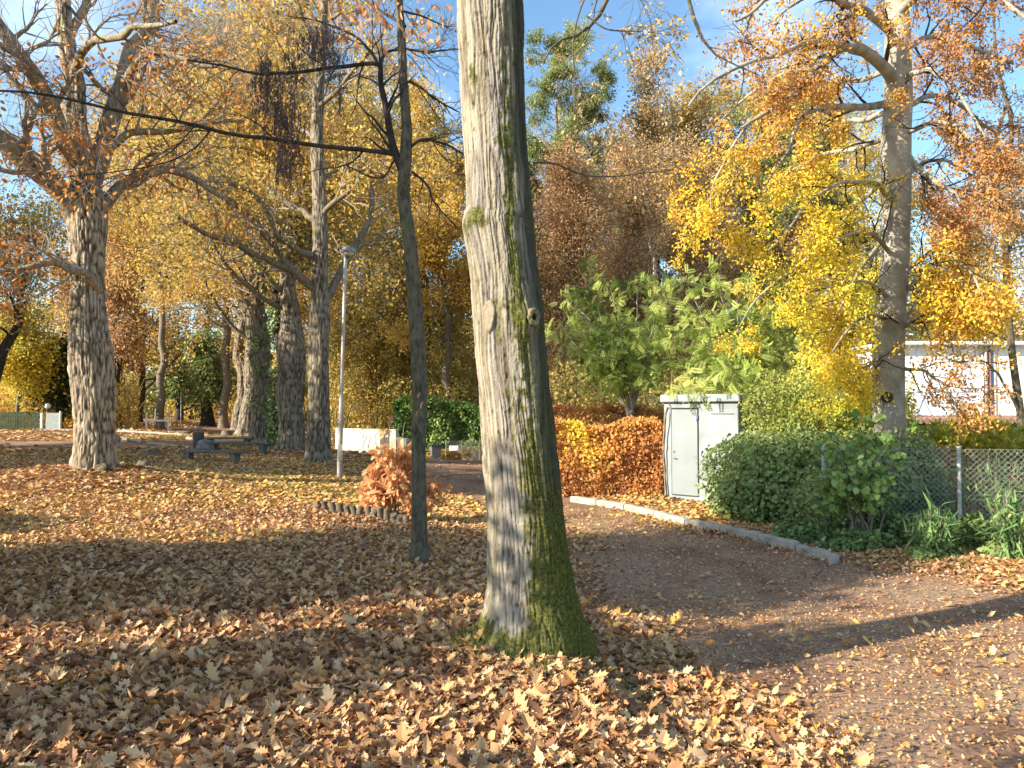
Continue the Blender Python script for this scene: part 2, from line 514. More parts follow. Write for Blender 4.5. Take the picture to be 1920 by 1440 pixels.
def rand_dirs(rs, n):
    return norm(rs.normal(size=(n, 3)))

def grow(rs, P, R, m, Lr, n, ang=(.6, 1.1), up=0.0, wander=.12, t0=.25, t1=1.0, rr=.5, tip=.2, fall=.5, rmin=.003):
    """m children on each parent polyline; Lr: child length (scalar or per parent)"""
    Bn, p, _ = P.shape
    t = (np.arange(m)[None] + rs.uniform(0, 1, (Bn, m))) / m * (t1 - t0) + t0
    f = t * (p - 1); i = np.clip(f.astype(int), 0, p - 2); fr = (f - i)[..., None]
    bi = np.arange(Bn)[:, None]
    pos = P[bi, i] * (1 - fr) + P[bi, i + 1] * fr
    rad = R[bi, i] * (1 - fr[..., 0]) + R[bi, i + 1] * fr[..., 0]
    T = norm(P[bi, i + 1] - P[bi, i])
    rd = rs.normal(size=T.shape)
    perp = norm(rd - (rd * T).sum(-1, keepdims=True) * T)
    a = rs.uniform(ang[0], ang[1], t.shape)[..., None]
    d = norm(np.cos(a) * T + np.sin(a) * perp + np.array([0, 0, up]))
    ln = np.broadcast_to(np.asarray(Lr, float).reshape(-1, 1) if np.ndim(Lr) else np.full((1, 1), Lr), t.shape) * rs.uniform(.6, 1.2, t.shape) * (1 - fall * t)
    step = (ln / (n - 1))[..., None]
    pts = [pos]
    for k in range(n - 1):
        d = norm(d + wander * rs.normal(size=d.shape) + np.array([0, 0, up * .25]))
        pts.append(pts[-1] + d * step)
    P2 = np.stack(pts, 2).reshape(Bn * m, n, 3)
    r0 = np.maximum(rad * rr, rmin)
    R2 = (r0[..., None] * np.linspace(1, tip, n)).reshape(Bn * m, n)
    return P2, np.maximum(R2, rmin)

def on_lines(rs, P, k, jit, t0=.15):
    Bn, p, _ = P.shape
    t = rs.uniform(t0, 1, (Bn, k)); f = t * (p - 1); i = np.clip(f.astype(int), 0, p - 2); fr = (f - i)[..., None]
    bi = np.arange(Bn)[:, None]
    pos = P[bi, i] * (1 - fr) + P[bi, i + 1] * fr
    T = norm(P[bi, i + 1] - P[bi, i])
    return (pos + rs.normal(size=pos.shape) * jit).reshape(-1, 3), T.reshape(-1, 3)

def leaf_mesh(name, rs, pos, T, base, spec):
    """spec: size, tmpl, flat (0..1 normals up), droop, tone=(lo,hi), clump"""
    n = len(pos)
    X = norm(.6 * T + rand_dirs(rs, n) + np.array([0, 0, -spec.get('droop', .2)]))
    N = norm(rand_dirs(rs, n) * (1 - spec.get('flat', .3)) + np.array([0, 0, 1.0]) * spec.get('flat', .3) + np.array([-.25, -.2, 0]))
    lo, hi = spec.get('tone', (0, 1))
    cl = fbm(pos * spec.get('clump', .45), spec.get('seed', 3), 2)
    tone = np.clip(lo + (hi - lo) * (.5 + 1.5 * (cl - .5) + rs.normal(size=n) * spec.get('var', .2)), 0, 1)
    if 'tonefn' in spec:
        tone = np.clip(spec['tonefn'](pos, tone), 0, 1)
    V, Fc, tn = scatter(spec.get('tmpl', T_QUAD), pos - base, X, N, spec['size'] * rs.uniform(.6, 1.25, n), spec.get('width', 1.0), spec.get('curl', .15), rs, tone)
    return mesh_np(name, [(V, Fc)], {'tone': [tn]})

def build_tree(name, label, cat, base, trunk, limbs=(), seed=1, auto=None, sec=None, tw=None, leaf=None, leafmat=None, bark=None,
               twigbark=None, group=None, limbs_dark=False, ktr=18, ntr=40, kl=8, wob=.0, bark_amp=0.0, bark_f=22, crook=.03, twig_on_limbs=0, extra_leaf_lines=None, flare=.35):
    rs = np.random.RandomState(seed)
    base = np.asarray(base, float)
    t = empty(name, base, label, cat, group)
    bark = bark or B['grey']; twigbark = twigbark or B['twig']
    pts, rad = trunk
    PT = resample(np.column_stack([np.asarray(pts, float), rad]), ntr)
    P0 = PT[:, :3]; R0 = np.maximum(PT[:, 3], .004)
    if wob:
        P0 = P0 + (np.stack([vnoise(np.column_stack([P0[:, 2] * .8, np.full(ntr, s), np.full(ntr, seed)]), s) for s in (1, 2, 3)], -1) - .5) * wob * np.array([1, 1, 0]) * smooth(P0[:, 2] - base[2], 0, 2)[:, None]
    parts = []
    V, Q = tubes(P0, R0, ktr)
    if True:
        # root flare and bark relief
        h = V[:, 2] - base[2]
        cen = np.repeat(P0, ktr, 0)
        out = V - cen; r = np.linalg.norm(out, axis=1, keepdims=True); o = out / np.maximum(r, 1e-6)
        th = np.arctan2(o[:, 1], o[:, 0])
        lob = .5 + .5 * np.sin(th * 5 + seed) * np.sin(th * 2 + 1.3 * seed)
        k = 1 + flare * np.exp(-np.maximum(h, 0) / (R0[0] * 1.1)) * (.35 + lob)
        V = cen + out * k[:, None]
        if bark_amp:
            q = np.column_stack([o[:, 0] * r[:, 0] * bark_f, o[:, 1] * r[:, 0] * bark_f, V[:, 2] * bark_f * .22])
            nz = vnoise(q, 5); rg = 1 - np.abs(2 * nz - 1) * 1.6
            nz2 = fbm(q * 2.3, 9, 2)
            big = vnoise(np.column_stack([o * 2.2, ])* 1.0 + V * .9, 11) - .5
            V = V + o * ((-rg * .7 + nz2 * .6) * bark_amp + big[:, None].ravel() * bark_amp * 2.5)[:, None]
    furrow = np.full(len(V), .6)
    if bark_amp:
        furrow = np.clip(1.15 - rg * 1.15 + (nz2 - .5) * .8, 0, 1)
    parts.append((V - base, Q))
    Lp, Lr, lp_ = [], [], []
    for i, (lp, r0, r1) in enumerate(limbs):
        lp = np.asarray(lp, float)
        q = resample(lp, 20)
        seglen = np.linalg.norm(lp[-1] - lp[0])
        q = q + (np.stack([vnoise(np.column_stack([np.arange(20) * .45, np.full(20, i * 7.3), np.full(20, seed * 1.7)]), s) for s in (21, 22, 23)], -1) - .5) * crook * seglen * np.sin(np.linspace(0, math.pi, 20))[:, None] ** .5
        Lp.append(q); Lr.append(np.linspace(1, 0, 20) ** .8 * (r0 - r1) + r1)
    allP, allR = [], []
    if Lp:
        Lp = np.array(Lp); Lr = np.array(Lr)
        V, Q = tubes(Lp, Lr, kl * 2 if len(Lp) < 30 else kl); (lp_ if limbs_dark else parts).append((V - base, Q))
        allP.append(Lp); allR.append(Lr)
    if auto:
        a = dict(auto); m = a.pop('m'); AL = a.pop('L')
        P1, R1 = grow(rs, P0[None], R0[None], m, AL, 20, rmin=.01, **a)
        V, Q = tubes(P1, R1, kl); parts.append((V - base, Q))
        allP.append(P1); allR.append(R1)
    trunk_me = mesh_np('trunk', parts, None, True)
    fa = np.full(len(trunk_me.vertices), .55, np.float32); fa[:len(furrow)] = furrow
    trunk_me.attributes.new('furrow', 'FLOAT', 'POINT').data.foreach_set('value', fa)
    obj('trunk', trunk_me, bark, t)
    tp = lp_
    lines = []
    if allP:
        P1 = np.concatenate(allP); R1 = np.concatenate(allR)
        if sec:
            s = dict(sec); m = s.pop('m'); SL = s.pop('L')
            P2, R2 = grow(rs, P1, R1, m, SL, 9, **s)
            V, Q = tubes(P2, R2, 5); tp.append((V - base, Q))
            if tw:
                s = dict(tw); m = s.pop('m'); TL = s.pop('L')
                P3, R3 = grow(rs, P2, R2, m, TL, 5, **s)
                V, Q = tubes(P3, R3, 3); tp.append((V - base, Q))
                lines.append(P3)
                if twig_on_limbs:
                    P4, R4 = grow(rs, P1, R1, twig_on_limbs, TL * 1.5, 5, **s)
                    V, Q = tubes(P4, R4, 3); tp.append((V - base, Q)); lines.append(P4)
            else:
                lines.append(P2)
    if tp:
        obj('branches', mesh_np('branches', tp, None, True), twigbark, t)
    if leaf and lines:
        P3 = np.concatenate(lines)
        if leaf.get('cull') is not None:
            P3 = P3[leaf['cull'](P3[:, -1])]
        pos, T = on_lines(rs, P3, leaf['n'], leaf.get('jit', .12))
        obj('crown', leaf_mesh('crown', rs, pos, T, base, leaf), leafmat, t)
    return t

def PLN(Y, pts):
    """pixel polyline -> world; entries (px, py) or (px, py, dY)"""
    return [at(p[0], p[1], Y + (p[2] if len(p) > 2 else 0)) for p in pts]

# ------------------------------------------------------------------ ground and paths
def ground_material():
    m, nt, out = mat_new("leaf_covered_ground")
    tc = nt.nodes.new("ShaderNodeTexCoord")
    v = nt.nodes.new("ShaderNodeTexVoronoi"); v.inputs['Scale'].default_value = 16; v.inputs['Randomness'].default_value = 1
    v2 = nt.nodes.new("ShaderNodeTexVoronoi"); v2.inputs['Scale'].default_value = 9
    nz = nt.nodes.new("ShaderNodeTexNoise"); nz.inputs['Scale'].default_value = .55; nz.inputs['Detail'].default_value = 5
    nd = nt.nodes.new("ShaderNodeTexNoise"); nd.inputs['Scale'].default_value = 40; nd.inputs['Detail'].default_value = 3
    for x in (v, v2, nz, nd): nt.links.new(tc.outputs['Object'], x.inputs['Vector'])
    sep = nt.nodes.new("ShaderNodeSeparateColor"); nt.links.new(v.outputs['Color'], sep.inputs[0])
    r = ramp(nt, [(.09, .055, .032), (.22, .12, .065), (.36, .21, .11), (.46, .30, .17), (.16, .09, .05)])
    nt.links.new(sep.outputs[0], r.inputs['Fac'])
    mr = nt.nodes.new("ShaderNodeMapRange"); mr.inputs['From Min'].default_value = .54; mr.inputs['From Max'].default_value = .64
    mr.inputs['To Max'].default_value = .6
    nt.links.new(nz.outputs['Fac'], mr.inputs['Value'])
    mx = nt.nodes.new("ShaderNodeMix"); mx.data_type = 'RGBA'; mx.inputs['B'].default_value = (.14, .15, .045, 1)
    nt.links.new(mr.outputs['Result'], mx.inputs['Factor']); nt.links.new(r.outputs['Color'], mx.inputs['A'])
    p = nt.nodes.new("ShaderNodeBsdfPrincipled"); p.inputs['Roughness'].default_value = .9; p.inputs['Specular IOR Level'].default_value = .1
    nt.links.new(mx.outputs['Result'], p.inputs['Base Color'])
    b = nt.nodes.new("ShaderNodeBump"); b.inputs['Strength'].default_value = .8; b.inputs['Distance'].default_value = .03
    ad = nt.nodes.new("ShaderNodeMath"); ad.operation = 'ADD'
    nt.links.new(v2.outputs['Distance'], ad.inputs[0]); nt.links.new(nd.outputs['Fac'], ad.inputs[1])
    nt.links.new(ad.outputs[0], b.inputs['Height']); nt.links.new(b.outputs[0], p.inputs['Normal'])
    nt.links.new(p.outputs[0], out.inputs['Surface'])
    return m

def path_material():
    m, nt, out = mat_new("packed_dirt_path")
    tc = nt.nodes.new("ShaderNodeTexCoord")
    nz = nt.nodes.new("ShaderNodeTexNoise"); nz.inputs['Scale'].default_value = .9; nz.inputs['Detail'].default_value = 8; nz.inputs['Roughness'].default_value = .6
    n2 = nt.nodes.new("ShaderNodeTexNoise"); n2.inputs['Scale'].default_value = 26; n2.inputs['Detail'].default_value = 8; n2.inputs['Roughness'].default_value = .8
    v = nt.nodes.new("ShaderNodeTexVoronoi"); v.inputs['Scale'].default_value = 45
    for x in (v, n2, nz): nt.links.new(tc.outputs['Object'], x.inputs['Vector'])
    r = ramp(nt, [(.21, .125, .08), (.33, .205, .135), (.34, .255, .165)], [.35, .5, .65])
    nt.links.new(nz.outputs['Fac'], r.inputs['Fac'])
    r2 = ramp(nt, [(.30, .25, .22), (1, 1, 1), (1.6, 1.3, .95)], [.38, .5, .66])
    nt.links.new(n2.outputs['Fac'], r2.inputs['Fac'])
    mx = nt.nodes.new("ShaderNodeMix"); mx.data_type = 'RGBA'; mx.blend_type = 'MULTIPLY'; mx.inputs['Factor'].default_value = 1
    nt.links.new(r.outputs['Color'], mx.inputs['A']); nt.links.new(r2.outputs['Color'], mx.inputs['B'])
    p = nt.nodes.new("ShaderNodeBsdfPrincipled"); p.inputs['Roughness'].default_value = .85; p.inputs['Specular IOR Level'].default_value = .2
    nt.links.new(mx.outputs['Result'], p.inputs['Base Color'])
    b = nt.nodes.new("ShaderNodeBump"); b.inputs['Strength'].default_value = .7; b.inputs['Distance'].default_value = .015
    nt.links.new(n2.outputs['Fac'], b.inputs['Height']); nt.links.new(b.outputs[0], p.inputs['Normal'])
    nt.links.new(p.outputs[0], out.inputs['Surface'])
    return m

def sheet(name, xs, ys, zf, mat):
    X, Y = np.meshgrid(xs, ys)
    Z = zf(X, Y)
    V = np.stack([X, Y, Z], -1).reshape(-1, 3)
    ny, nx = X.shape
    j, i = np.meshgrid(np.arange(ny - 1), np.arange(nx - 1), indexing='ij')
    a = j * nx + i
    Q = np.stack([a, a + 1, a + nx + 1, a + nx], -1).reshape(-1, 4)
    o = obj(name, mesh_np(name, [(V, Q)], None, True), mat)
    return tag(o, kind='structure')

u = np.linspace(-1, 1, 420)
xs = 1.2 * np.sinh(u * 6.35); ys = 5 + 1.3 * np.sinh(np.linspace(-.75, 1, 420) * 6.35)
def zg(X, Y):
    d = path_d(X, Y) + (fbm(np.stack([X * 1.6, Y * 1.6, X * 0], -1), 41, 3) - .5) * 1.0
    bump = (fbm(np.stack([X * 2.2, Y * 2.2, X * 0], -1), 77, 3) - .5) * .07 * smooth(d, 0, .6)
    return g0(X, Y) + bump - (.07 + sink(Y)) * (1 - smooth(d, -.25, .35))
sheet('ground', xs, ys, zg, ground_material())
for pi, p in enumerate(PATHS):
    pr = resample(p, 260)
    T = norm(np.gradient(pr[:, :2], axis=0)); Nn = np.stack([-T[:, 1], T[:, 0]], -1)
    wv = np.linspace(-1.25, 1.25, 28)
    X = pr[:, 0][:, None] + Nn[:, 0][:, None] * wv * pr[:, 2][:, None]
    Y = pr[:, 1][:, None] + Nn[:, 1][:, None] * wv * pr[:, 2][:, None]
    Z = g0(X, Y) - .03 - sink(Y)
    V = np.stack([X, Y, Z], -1).reshape(-1, 3)
    j, i = np.meshgrid(np.arange(259), np.arange(27), indexing='ij'); a = j * 28 + i
    Q = np.stack([a, a + 28, a + 29, a + 1], -1).reshape(-1, 4)
    tag(obj('path', mesh_np('path', [(V, Q)], None, True), path_material() if pi == 0 else bpy.data.materials['packed_dirt_path']), kind='structure')

# ------------------------------------------------------------------ fallen leaves and grass
rs = np.random.RandomState(7)
parts, tones = [], []
def litter(n, y0, y1, T, smin, smax, tilt, curl, width, lift=.012, onpath=.018):
    # positions uniform in the visible wedge plus a margin
    Y = np.sqrt(rs.uniform(y0 ** 2, y1 ** 2, n)); X = rs.uniform(-.75, .75, n) * Y
    d = path_d(X, Y) + (fbm(np.stack([X * .8, Y * .8, X * 0], -1), 12, 3) - .5) * 1.6
    dens = onpath + (1 - onpath) * smooth(d, -.9, .35)
    patch = fbm(np.stack([X * .5, Y * .5, X * 0], -1), 31, 2)
    dens = np.where(d < 0, np.maximum(dens, smooth(patch, .54, .74) * np.minimum(onpath * 3.0, .45)), dens)
    bare = smooth(fbm(np.stack([X * .9, Y * .9, X * 0 + 3], -1), 63, 3), .60, .70) * (d > .3) * .55
    keep = rs.uniform(0, 1, n) < dens * (1 - bare)
    keep &= ~(((X - .13) ** 2 + (Y - 5.2) ** 2) < .40 ** 2)
    X, Y = X[keep], Y[keep]; n = len(X)
    Z = zg(X, Y)
    onp = path_d(X, Y) < 0
    Z = np.where(onp, np.maximum(Z, g0(X, Y) - .03 - sink(Y)), Z)
    pos = np.stack([X, Y, Z + rs.uniform(.003, lift, n) + .0], -1)
    a = rs.uniform(0, 2 * math.pi, n)
    Xd = np.stack([np.cos(a), np.sin(a), rs.normal(size=n) * tilt * .5 + .08], -1)
    N = norm(np.stack([rs.normal(size=n) * tilt, rs.normal(size=n) * tilt, np.ones(n)], -1))
    tone = np.clip(rs.beta(1.2, 1.25, n) * .96 + (patch[keep] - .5) * .5 + .10 * smooth(Y, 9, 13) * (X < 0), 0, 1)
    yl = (rs.uniform(0, 1, n) < .38 * smooth(Y, 11.5, 13.5) * smooth(Y, 24, 19) * smooth(X, -8, -5))
    tone = np.where(yl, rs.uniform(.93, 1, n), tone)
    V, Fc, tn = scatter(T, pos, Xd, N, rs.uniform(smin, smax, n), width, curl, rs, tone)
    parts.append((V, Fc)); tones.append(tn)
litter(34000, 2.4, 7.0, T_OAK, .045, .10, .30, .6, 1.0, .035, .008)
litter(34000, 2.4, 7.0, T_OAK2, .035, .09, .34, .7, .9, .04, .008)
litter(2600, 2.4, 7.5, T_OAK, .10, .145, .30, .6, 1.0, .045, .006)
litter(16000, 2.4, 7.0, T_BROAD, .03, .07, .4, .9, .75, .04, .01)
litter(60000, 2.4, 8.0, T_HEX, .010, .032, .5, .8, .9, .02, .42)
litter(90000, 7.0, 13.0, T_OAK2, .04, .095, .34, .6, 1.0, .035, .012)
litter(60000, 8.0, 15.0, T_HEX, .018, .045, .5, .6, .9, .02, .5)
litter(110000, 13.0, 26.0, T_HEX, .06, .12, .32, .4, 1.1, .03, .03)
litter(80000, 26.0, 75.0, T_QUAD, .16, .30, .3, .3, 1.1, .05, .03)
lit = obj('fallen_leaves', mesh_np('fallen_leaves', parts, {'tone': tones}), L['litter'])
tag(lit, 'brown and tan oak leaves covering the whole ground', 'leaves', kind='stuff')

def grass_patch(cx, cy, r, n, h):
    a = rs.uniform(0, 2 * math.pi, n); q = np.sqrt(rs.uniform(0, 1, n)) * r
    X = cx + q * np.cos(a); Y = cy + q * np.sin(a) * .7
    pos = np.stack([X, Y, zg(X, Y) - .01], -1)
    Xd = np.stack([rs.normal(size=n) * .45, rs.normal(size=n) * .45, np.ones(n)], -1)
    return scatter(T_BLADE, pos, Xd, rand_dirs(rs, n), rs.uniform(.5, 1.2, n) * h, 1.1, .5, rs)
gpz = []
for (px, py, Y, r, n, h) in [(250, 1195, 5.4, .14, 70, .06), (230, 1340, 4.1, .15, 50, .05), (960, 1225, 5.0, .36, 900, .09), (1120, 1235, 5.05, .28, 600, .09), (1035, 1275, 4.6, .13, 260, .075), (885, 1215, 5.1, .16, 400, .085), (1160, 1290, 4.75, .22, 300, .08),
                             (1180, 1290, 4.7, .35, 220, .05), (80, 1130, 6.3, .5, 130, .05), (330, 1210, 5.1, .25, 60, .05), (150, 1290, 4.4, .2, 50, .06), (560, 1310, 4.2, .15, 60, .06), (1200, 1265, 4.9, .4, 200, .05), (760, 1060, 8.2, .3, 150, .06),
                             (880, 1200, 5.3, .22, 300, .05), (550, 1370, 3.8, .2, 50, .05), (30, 1230, 5.2, .4, 80, .05)]:
    p = gp(px, Y); gpz.append(grass_patch(p[0], p[1], r, n, h))
for (px, Y, r, n, h) in [(260, 17, 1.6, 2200, .09), (430, 17.5, 1.8, 2400, .08), (640, 15.5, 1.5, 2400, .08), (560, 13.5, 1.2, 500, .06), (250, 21, 2.4, 1600, .09), (480, 19, 2.0, 1200, .08), (90, 24, 5, 2600, .12), (420, 32, 2.5, 1800, .14),
                         (340, 38, 4, 1800, .16), (1640, 10.8, 1.2, 500, .10), (1840, 9.8, .9, 400, .10), (1500, 12.2, 1.0, 350, .08), (680, 13, .7, 500, .08)]:
    p = gp(px, Y); gpz.append(grass_patch(p[0], p[1], r, n, h))
go = obj('grass', mesh_np('grass', [(a, b) for a, b, c in gpz], {'tone': [c for a, b, c in gpz]}), L['grass'])
tag(go, 'thin green grass tufts poking through the leaves', 'grass', kind='stuff')

# ------------------------------------------------------------------ the big oak in front
def main_oak():
    Y0 = 5.2
    edges = [(-700, 845, 940), (-300, 850, 962), (0, 853, 982), (100, 858, 983), (160, 861, 984), (300, 870, 990), (400, 872, 1000), (425, 867, 1001), (500, 877, 1007), (590, 883, 1020),
             (680, 890, 1026), (760, 897, 1035), (860, 905, 1047), (960, 913, 1058), (1040, 914, 1068), (1100, 912, 1078), (1150, 905, 1088), (1190, 896, 1094), (1240, 890, 1098)]
    edges = edges[::-1]
    E = np.array(edges, float)
    pts = np.array([at((a + b) / 2, y, Y0) for y, a, b in edges])
    rad = (E[:, 2] - E[:, 1]) / 2 / F * Y0
    base = np.array([pts[0][0], Y0, float(g0(pts[0][0], Y0))])
    root = empty('oak_tree', base, 'big nearest oak with furrowed pale bark and a green mossy foot', 'tree')
    n, k = 900, 420
    PT = resample(np.column_stack([pts, rad]), n)
    P0, R0 = PT[:, :3], PT[:, 3]
    V, Q = tubes(P0, R0, k)
    cen = np.repeat(P0, k, 0); out = V - cen
    r = np.linalg.norm(out, axis=1); o = out / r[:, None]
    z = V[:, 2]; h = z - base[2]
    th = np.arctan2(o[:, 1], o[:, 0])
    # root flare lobes
    lob = .5 + .5 * np.sin(th * 4 + .8) * np.cos(th * 1.5)
    r2 = r * (1 + np.exp(-np.maximum(h, 0) / .13) * (.02 + .24 * lob ** 1.5))
    # bark: long vertical furrows with a slow wander
    warp = (fbm(np.column_stack([o * 1.5, ]) + np.column_stack([z * 0, z * 0, z * 1.6]), 61, 2) - .5) * .9
    ca, sa = np.cos(th + warp * .35), np.sin(th + warp * .35)
    f = 42.0
    q = np.column_stack([ca * r * f, sa * r * f, z * 2.6])
    a1 = vnoise(q, 5); ridge = np.clip(np.abs(2 * a1 - 1) * 2.2, 0, 1)          # 0 in a furrow, 1 on a ridge
    q2 = np.column_stack([ca * r * f * 1.9, sa * r * f * 1.9, z * 8]); a2 = vnoise(q2, 15); ridge2 = np.clip(np.abs(2 * a2 - 1) * 2, 0, 1)
    fine = fbm(np.column_stack([ca * r * 120, sa * r * 120, z * 55]), 25, 2)
    lumps = fbm(np.column_stack([o * 1.3]) + np.column_stack([z * 0, z * 0, z * 1.1]), 31, 2) - .5
    crack = smooth(vnoise(np.column_stack([ca * r * 40, sa * r * 40, z * 22]), 88), .15, .3)
    disp = (ridge ** .7) * .0105 + ridge2 * .005 + fine * .005 + lumps * .03 - (1 - crack) * .004
    # knots
    def spot(px, py, s, rz, rth):
        zz = at(px, py, Y0)[2]
        t0 = -math.acos(max(-1, min(1, s)))
        dt = (th - t0 + math.pi) % (2 * math.pi) - math.pi
        return np.exp(-((z - zz) / rz) ** 2 - (dt / rth) ** 2)
    k1 = spot(1000, 605, .62, .075, .38); k2 = spot(890, 425, -.75, .08, .5); k3 = spot(945, 300, .1, .1, .4)
    disp += k1 * .05 + k2 * .028 + k3 * .015
    hole = spot(1000, 607, .62, .026, .15); disp -= hole * .09
    V = cen + o * (r2 + disp - .018)[:, None]
    # moss mask painted where moss grows: foot, north-east side, around knots
    s = o[:, 0]
    mz = fbm(np.column_stack([o * 3.2]) + np.column_stack([z * 0, z * 0, z * 1.7]), 91, 3)
    mf = fbm(V * 26, 17, 2)
    foot = smooth(1.05 - h + (s - .1) * .55, 0, .75) * smooth(s, -.55, .25)
    foot = np.maximum(foot, smooth(.27 - h, 0, .2) * .95)
    side = smooth(s, -.25 - .35 * (1 - smooth(h, 1.2, 2.3)), .4) * (1.15 - .28 * smooth(h, 1.8, 2.6))
    pat = np.maximum.reduce([spot(895, 420, -.6, .10, .5) * .85, spot(985, 590, .38, .13, .7) * .95, spot(950, 283, .3, .13, .35) * .75, spot(880, 160, -.55, .12, .4) * .55,
                             spot(950, 15, .3, .2, .4) * .6, spot(950, 640, .05, .10, .35) * .6])
    m = np.maximum.reduce([foot * 1.1, side * .62, pat])
    moss = smooth(m + (mz - .5) * 1.3 + (mf - .5) * .9, .36, .74) * (1 - .72 * smooth(s, .35, .7) * smooth(h, .7, 1.3))
    dead = smooth(fbm(np.column_stack([o * 2.2]) + np.column_stack([z * 0, z * 0, z * 1.1]), 191, 2), .52, .64)
    me = mesh_np('trunk', [(V - base, Q)], None, True)
    flank_shade = smooth(s + (mz - .5) * .5, .38, .78) * .85  # shade of the right flank, painted into the bark as near-black
    for an, arr in (('painted_shade', flank_shade), ('furrow', np.clip(ridge * .6 + ridge2 * .2 + fine * .3 - hole * 1.2 - (1 - crack) * .25, 0, 1)), ('moss', moss), ('hue', dead)):
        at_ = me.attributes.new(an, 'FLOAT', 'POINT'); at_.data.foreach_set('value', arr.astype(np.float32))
    mt, nt, outn = mat_new("furrowed_mossy_bark")
    A = {}
    for an in ('furrow', 'moss', 'hue', 'painted_shade'):
        A[an] = nt.nodes.new("ShaderNodeAttribute"); A[an].attribute_name = an
    r1 = ramp(nt, [(.065, .052, .035), (.17, .14, .098), (.275, .235, .17), (.37, .325, .245)], [0, .3, .62, 1])
    r1b = ramp(nt, [(.06, .05, .04), (.15, .125, .105), (.235, .205, .17), (.32, .285, .24)], [0, .3, .62, 1])
    nt.links.new(A['furrow'].outputs['Fac'], r1.inputs[0]); nt.links.new(A['furrow'].outputs['Fac'], r1b.inputs[0])
    mx0 = nt.nodes.new("ShaderNodeMix"); mx0.data_type = 'RGBA'
    nt.links.new(A['hue'].outputs['Fac'], mx0.inputs['Factor']); nt.links.new(r1.outputs[0], mx0.inputs['A']); nt.links.new(r1b.outputs[0], mx0.inputs['B'])
    nz = nt.nodes.new("ShaderNodeTexNoise"); nz.inputs['Scale'].default_value = 55; nz.inputs['Detail'].default_value = 5
    tcn = nt.nodes.new("ShaderNodeTexCoord"); nt.links.new(tcn.outputs['Object'], nz.inputs['Vector'])
    r2_ = ramp(nt, [(.03, .035, .010), (.085, .088, .016), (.17, .165, .03)], [.32, .5, .68]); nt.links.new(nz.outputs['Fac'], r2_.inputs[0])
    mx = nt.nodes.new("ShaderNodeMix"); mx.data_type = 'RGBA'
    mul = nt.nodes.new("ShaderNodeMath"); mul.operation = 'MULTIPLY'; mul.inputs[1].default_value = .92
    nt.links.new(A['moss'].outputs['Fac'], mul.inputs[0]); nt.links.new(mul.outputs[0], mx.inputs['Factor'])
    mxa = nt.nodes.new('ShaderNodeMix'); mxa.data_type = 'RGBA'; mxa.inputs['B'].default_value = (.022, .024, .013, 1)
    nt.links.new(A['painted_shade'].outputs['Fac'], mxa.inputs['Factor']); nt.links.new(mx0.outputs['Result'], mxa.inputs['A'])
    nt.links.new(mxa.outputs['Result'], mx.inputs['A']); nt.links.new(r2_.outputs[0], mx.inputs['B'])
    p = nt.nodes.new("ShaderNodeBsdfPrincipled"); p.inputs['Roughness'].default_value = .88; p.inputs['Specular IOR Level'].default_value = .12
    nt.links.new(mx.outputs['Result'], p.inputs['Base Color'])
    bp = nt.nodes.new("ShaderNodeBump"); bp.inputs['Strength'].default_value = .8; bp.inputs['Distance'].default_value = .008
    nt.links.new(nz.outputs['Fac'], bp.inputs['Height']); nt.links.new(bp.outputs[0], p.inputs['Normal'])
    nt.links.new(p.outputs[0], outn.inputs['Surface'])
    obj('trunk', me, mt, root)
    # moss tufts standing off the bark where the moss is thickest
    rr = np.random.RandomState(5)
    wgt = (moss > .75) & (m > .45) & (o[:, 1] < .35)
    idx = np.nonzero(wgt)[0]
    idx = idx[rr.randint(0, len(idx), 30000)]
    ps = V[idx]; nn = o[idx]
    VV, FF, tn = scatter(T_QUAD, ps - base - nn * .002, nn + rr.normal(size=ps.shape) * .7 + np.array([0, 0, -.1]), rand_dirs(rr, len(ps)), rr.uniform(.004, .009, len(ps)), .8, .3, rr)
    obj('moss', mesh_np('moss', [(VV, FF)], {'tone': [tn]}), L['mossy'], root)
    # swollen ring round the knot hole
    kn = norm(np.array([.60, -.80, .05])); c0 = at(1000, 606, Y0); zi = np.argmin(np.abs(P0[:, 2] - c0[2]))
    c1 = P0[zi] + kn * (R0[zi] + .030) + np.array([0, 0, c0[2] - P0[zi][2]])
    Xa = norm(np.cross([0, 0, 1], kn)); Za = np.cross(kn, Xa); ra = []
    for q_ in np.arange(10) / 10 * 2 * math.pi:
        aa = np.arange(32) / 32 * 2 * math.pi
        rad_ = .036 + .017 * math.cos(q_)
        ra.append(c1 + (np.cos(aa) * rad_)[:, None] * Xa + (np.sin(aa) * rad_ * 1.15)[:, None] * Za + kn * .015 * math.sin(q_))
    Vr = np.concatenate(ra); Vr = Vr + (np.stack([vnoise(Vr * 60, i_) for i_ in (1, 2, 3)], -1) - .5) * .012
    i, j = np.meshgrid(np.arange(10), np.arange(32), indexing='ij')
    Qr = np.stack([i * 32 + j, i * 32 + (j + 1) % 32, (i + 1) % 10 * 32 + (j + 1) % 32, (i + 1) % 10 * 32 + j], -1).reshape(-1, 4)
    tag(obj('knot_hole', mesh_np('knot_hole', [(Vr - base, Qr)], None, True), mat_plain('callus_wood', (.30, .25, .15), .85, .5, 30, bump=.6, stain=(.09, .095, .02)), root), 'swollen ring round a dark knot hole with moss above it')
    # pruning scar on the lit flank
    sc = MB(); c0 = at(899, 603, Y0); sn = norm(np.array([-.52, -.85, 0.05]))
    zi = np.argmin(np.abs(P0[:, 2] - c0[2])); cc = P0[zi]; rr0 = R0[zi]
    c1 = cc + sn * (rr0 + .004) + np.array([0, 0, c0[2] - cc[2]])
    Xa = norm(np.cross([0, 0, 1], sn)); Za = np.cross(sn, Xa)
    rings = []
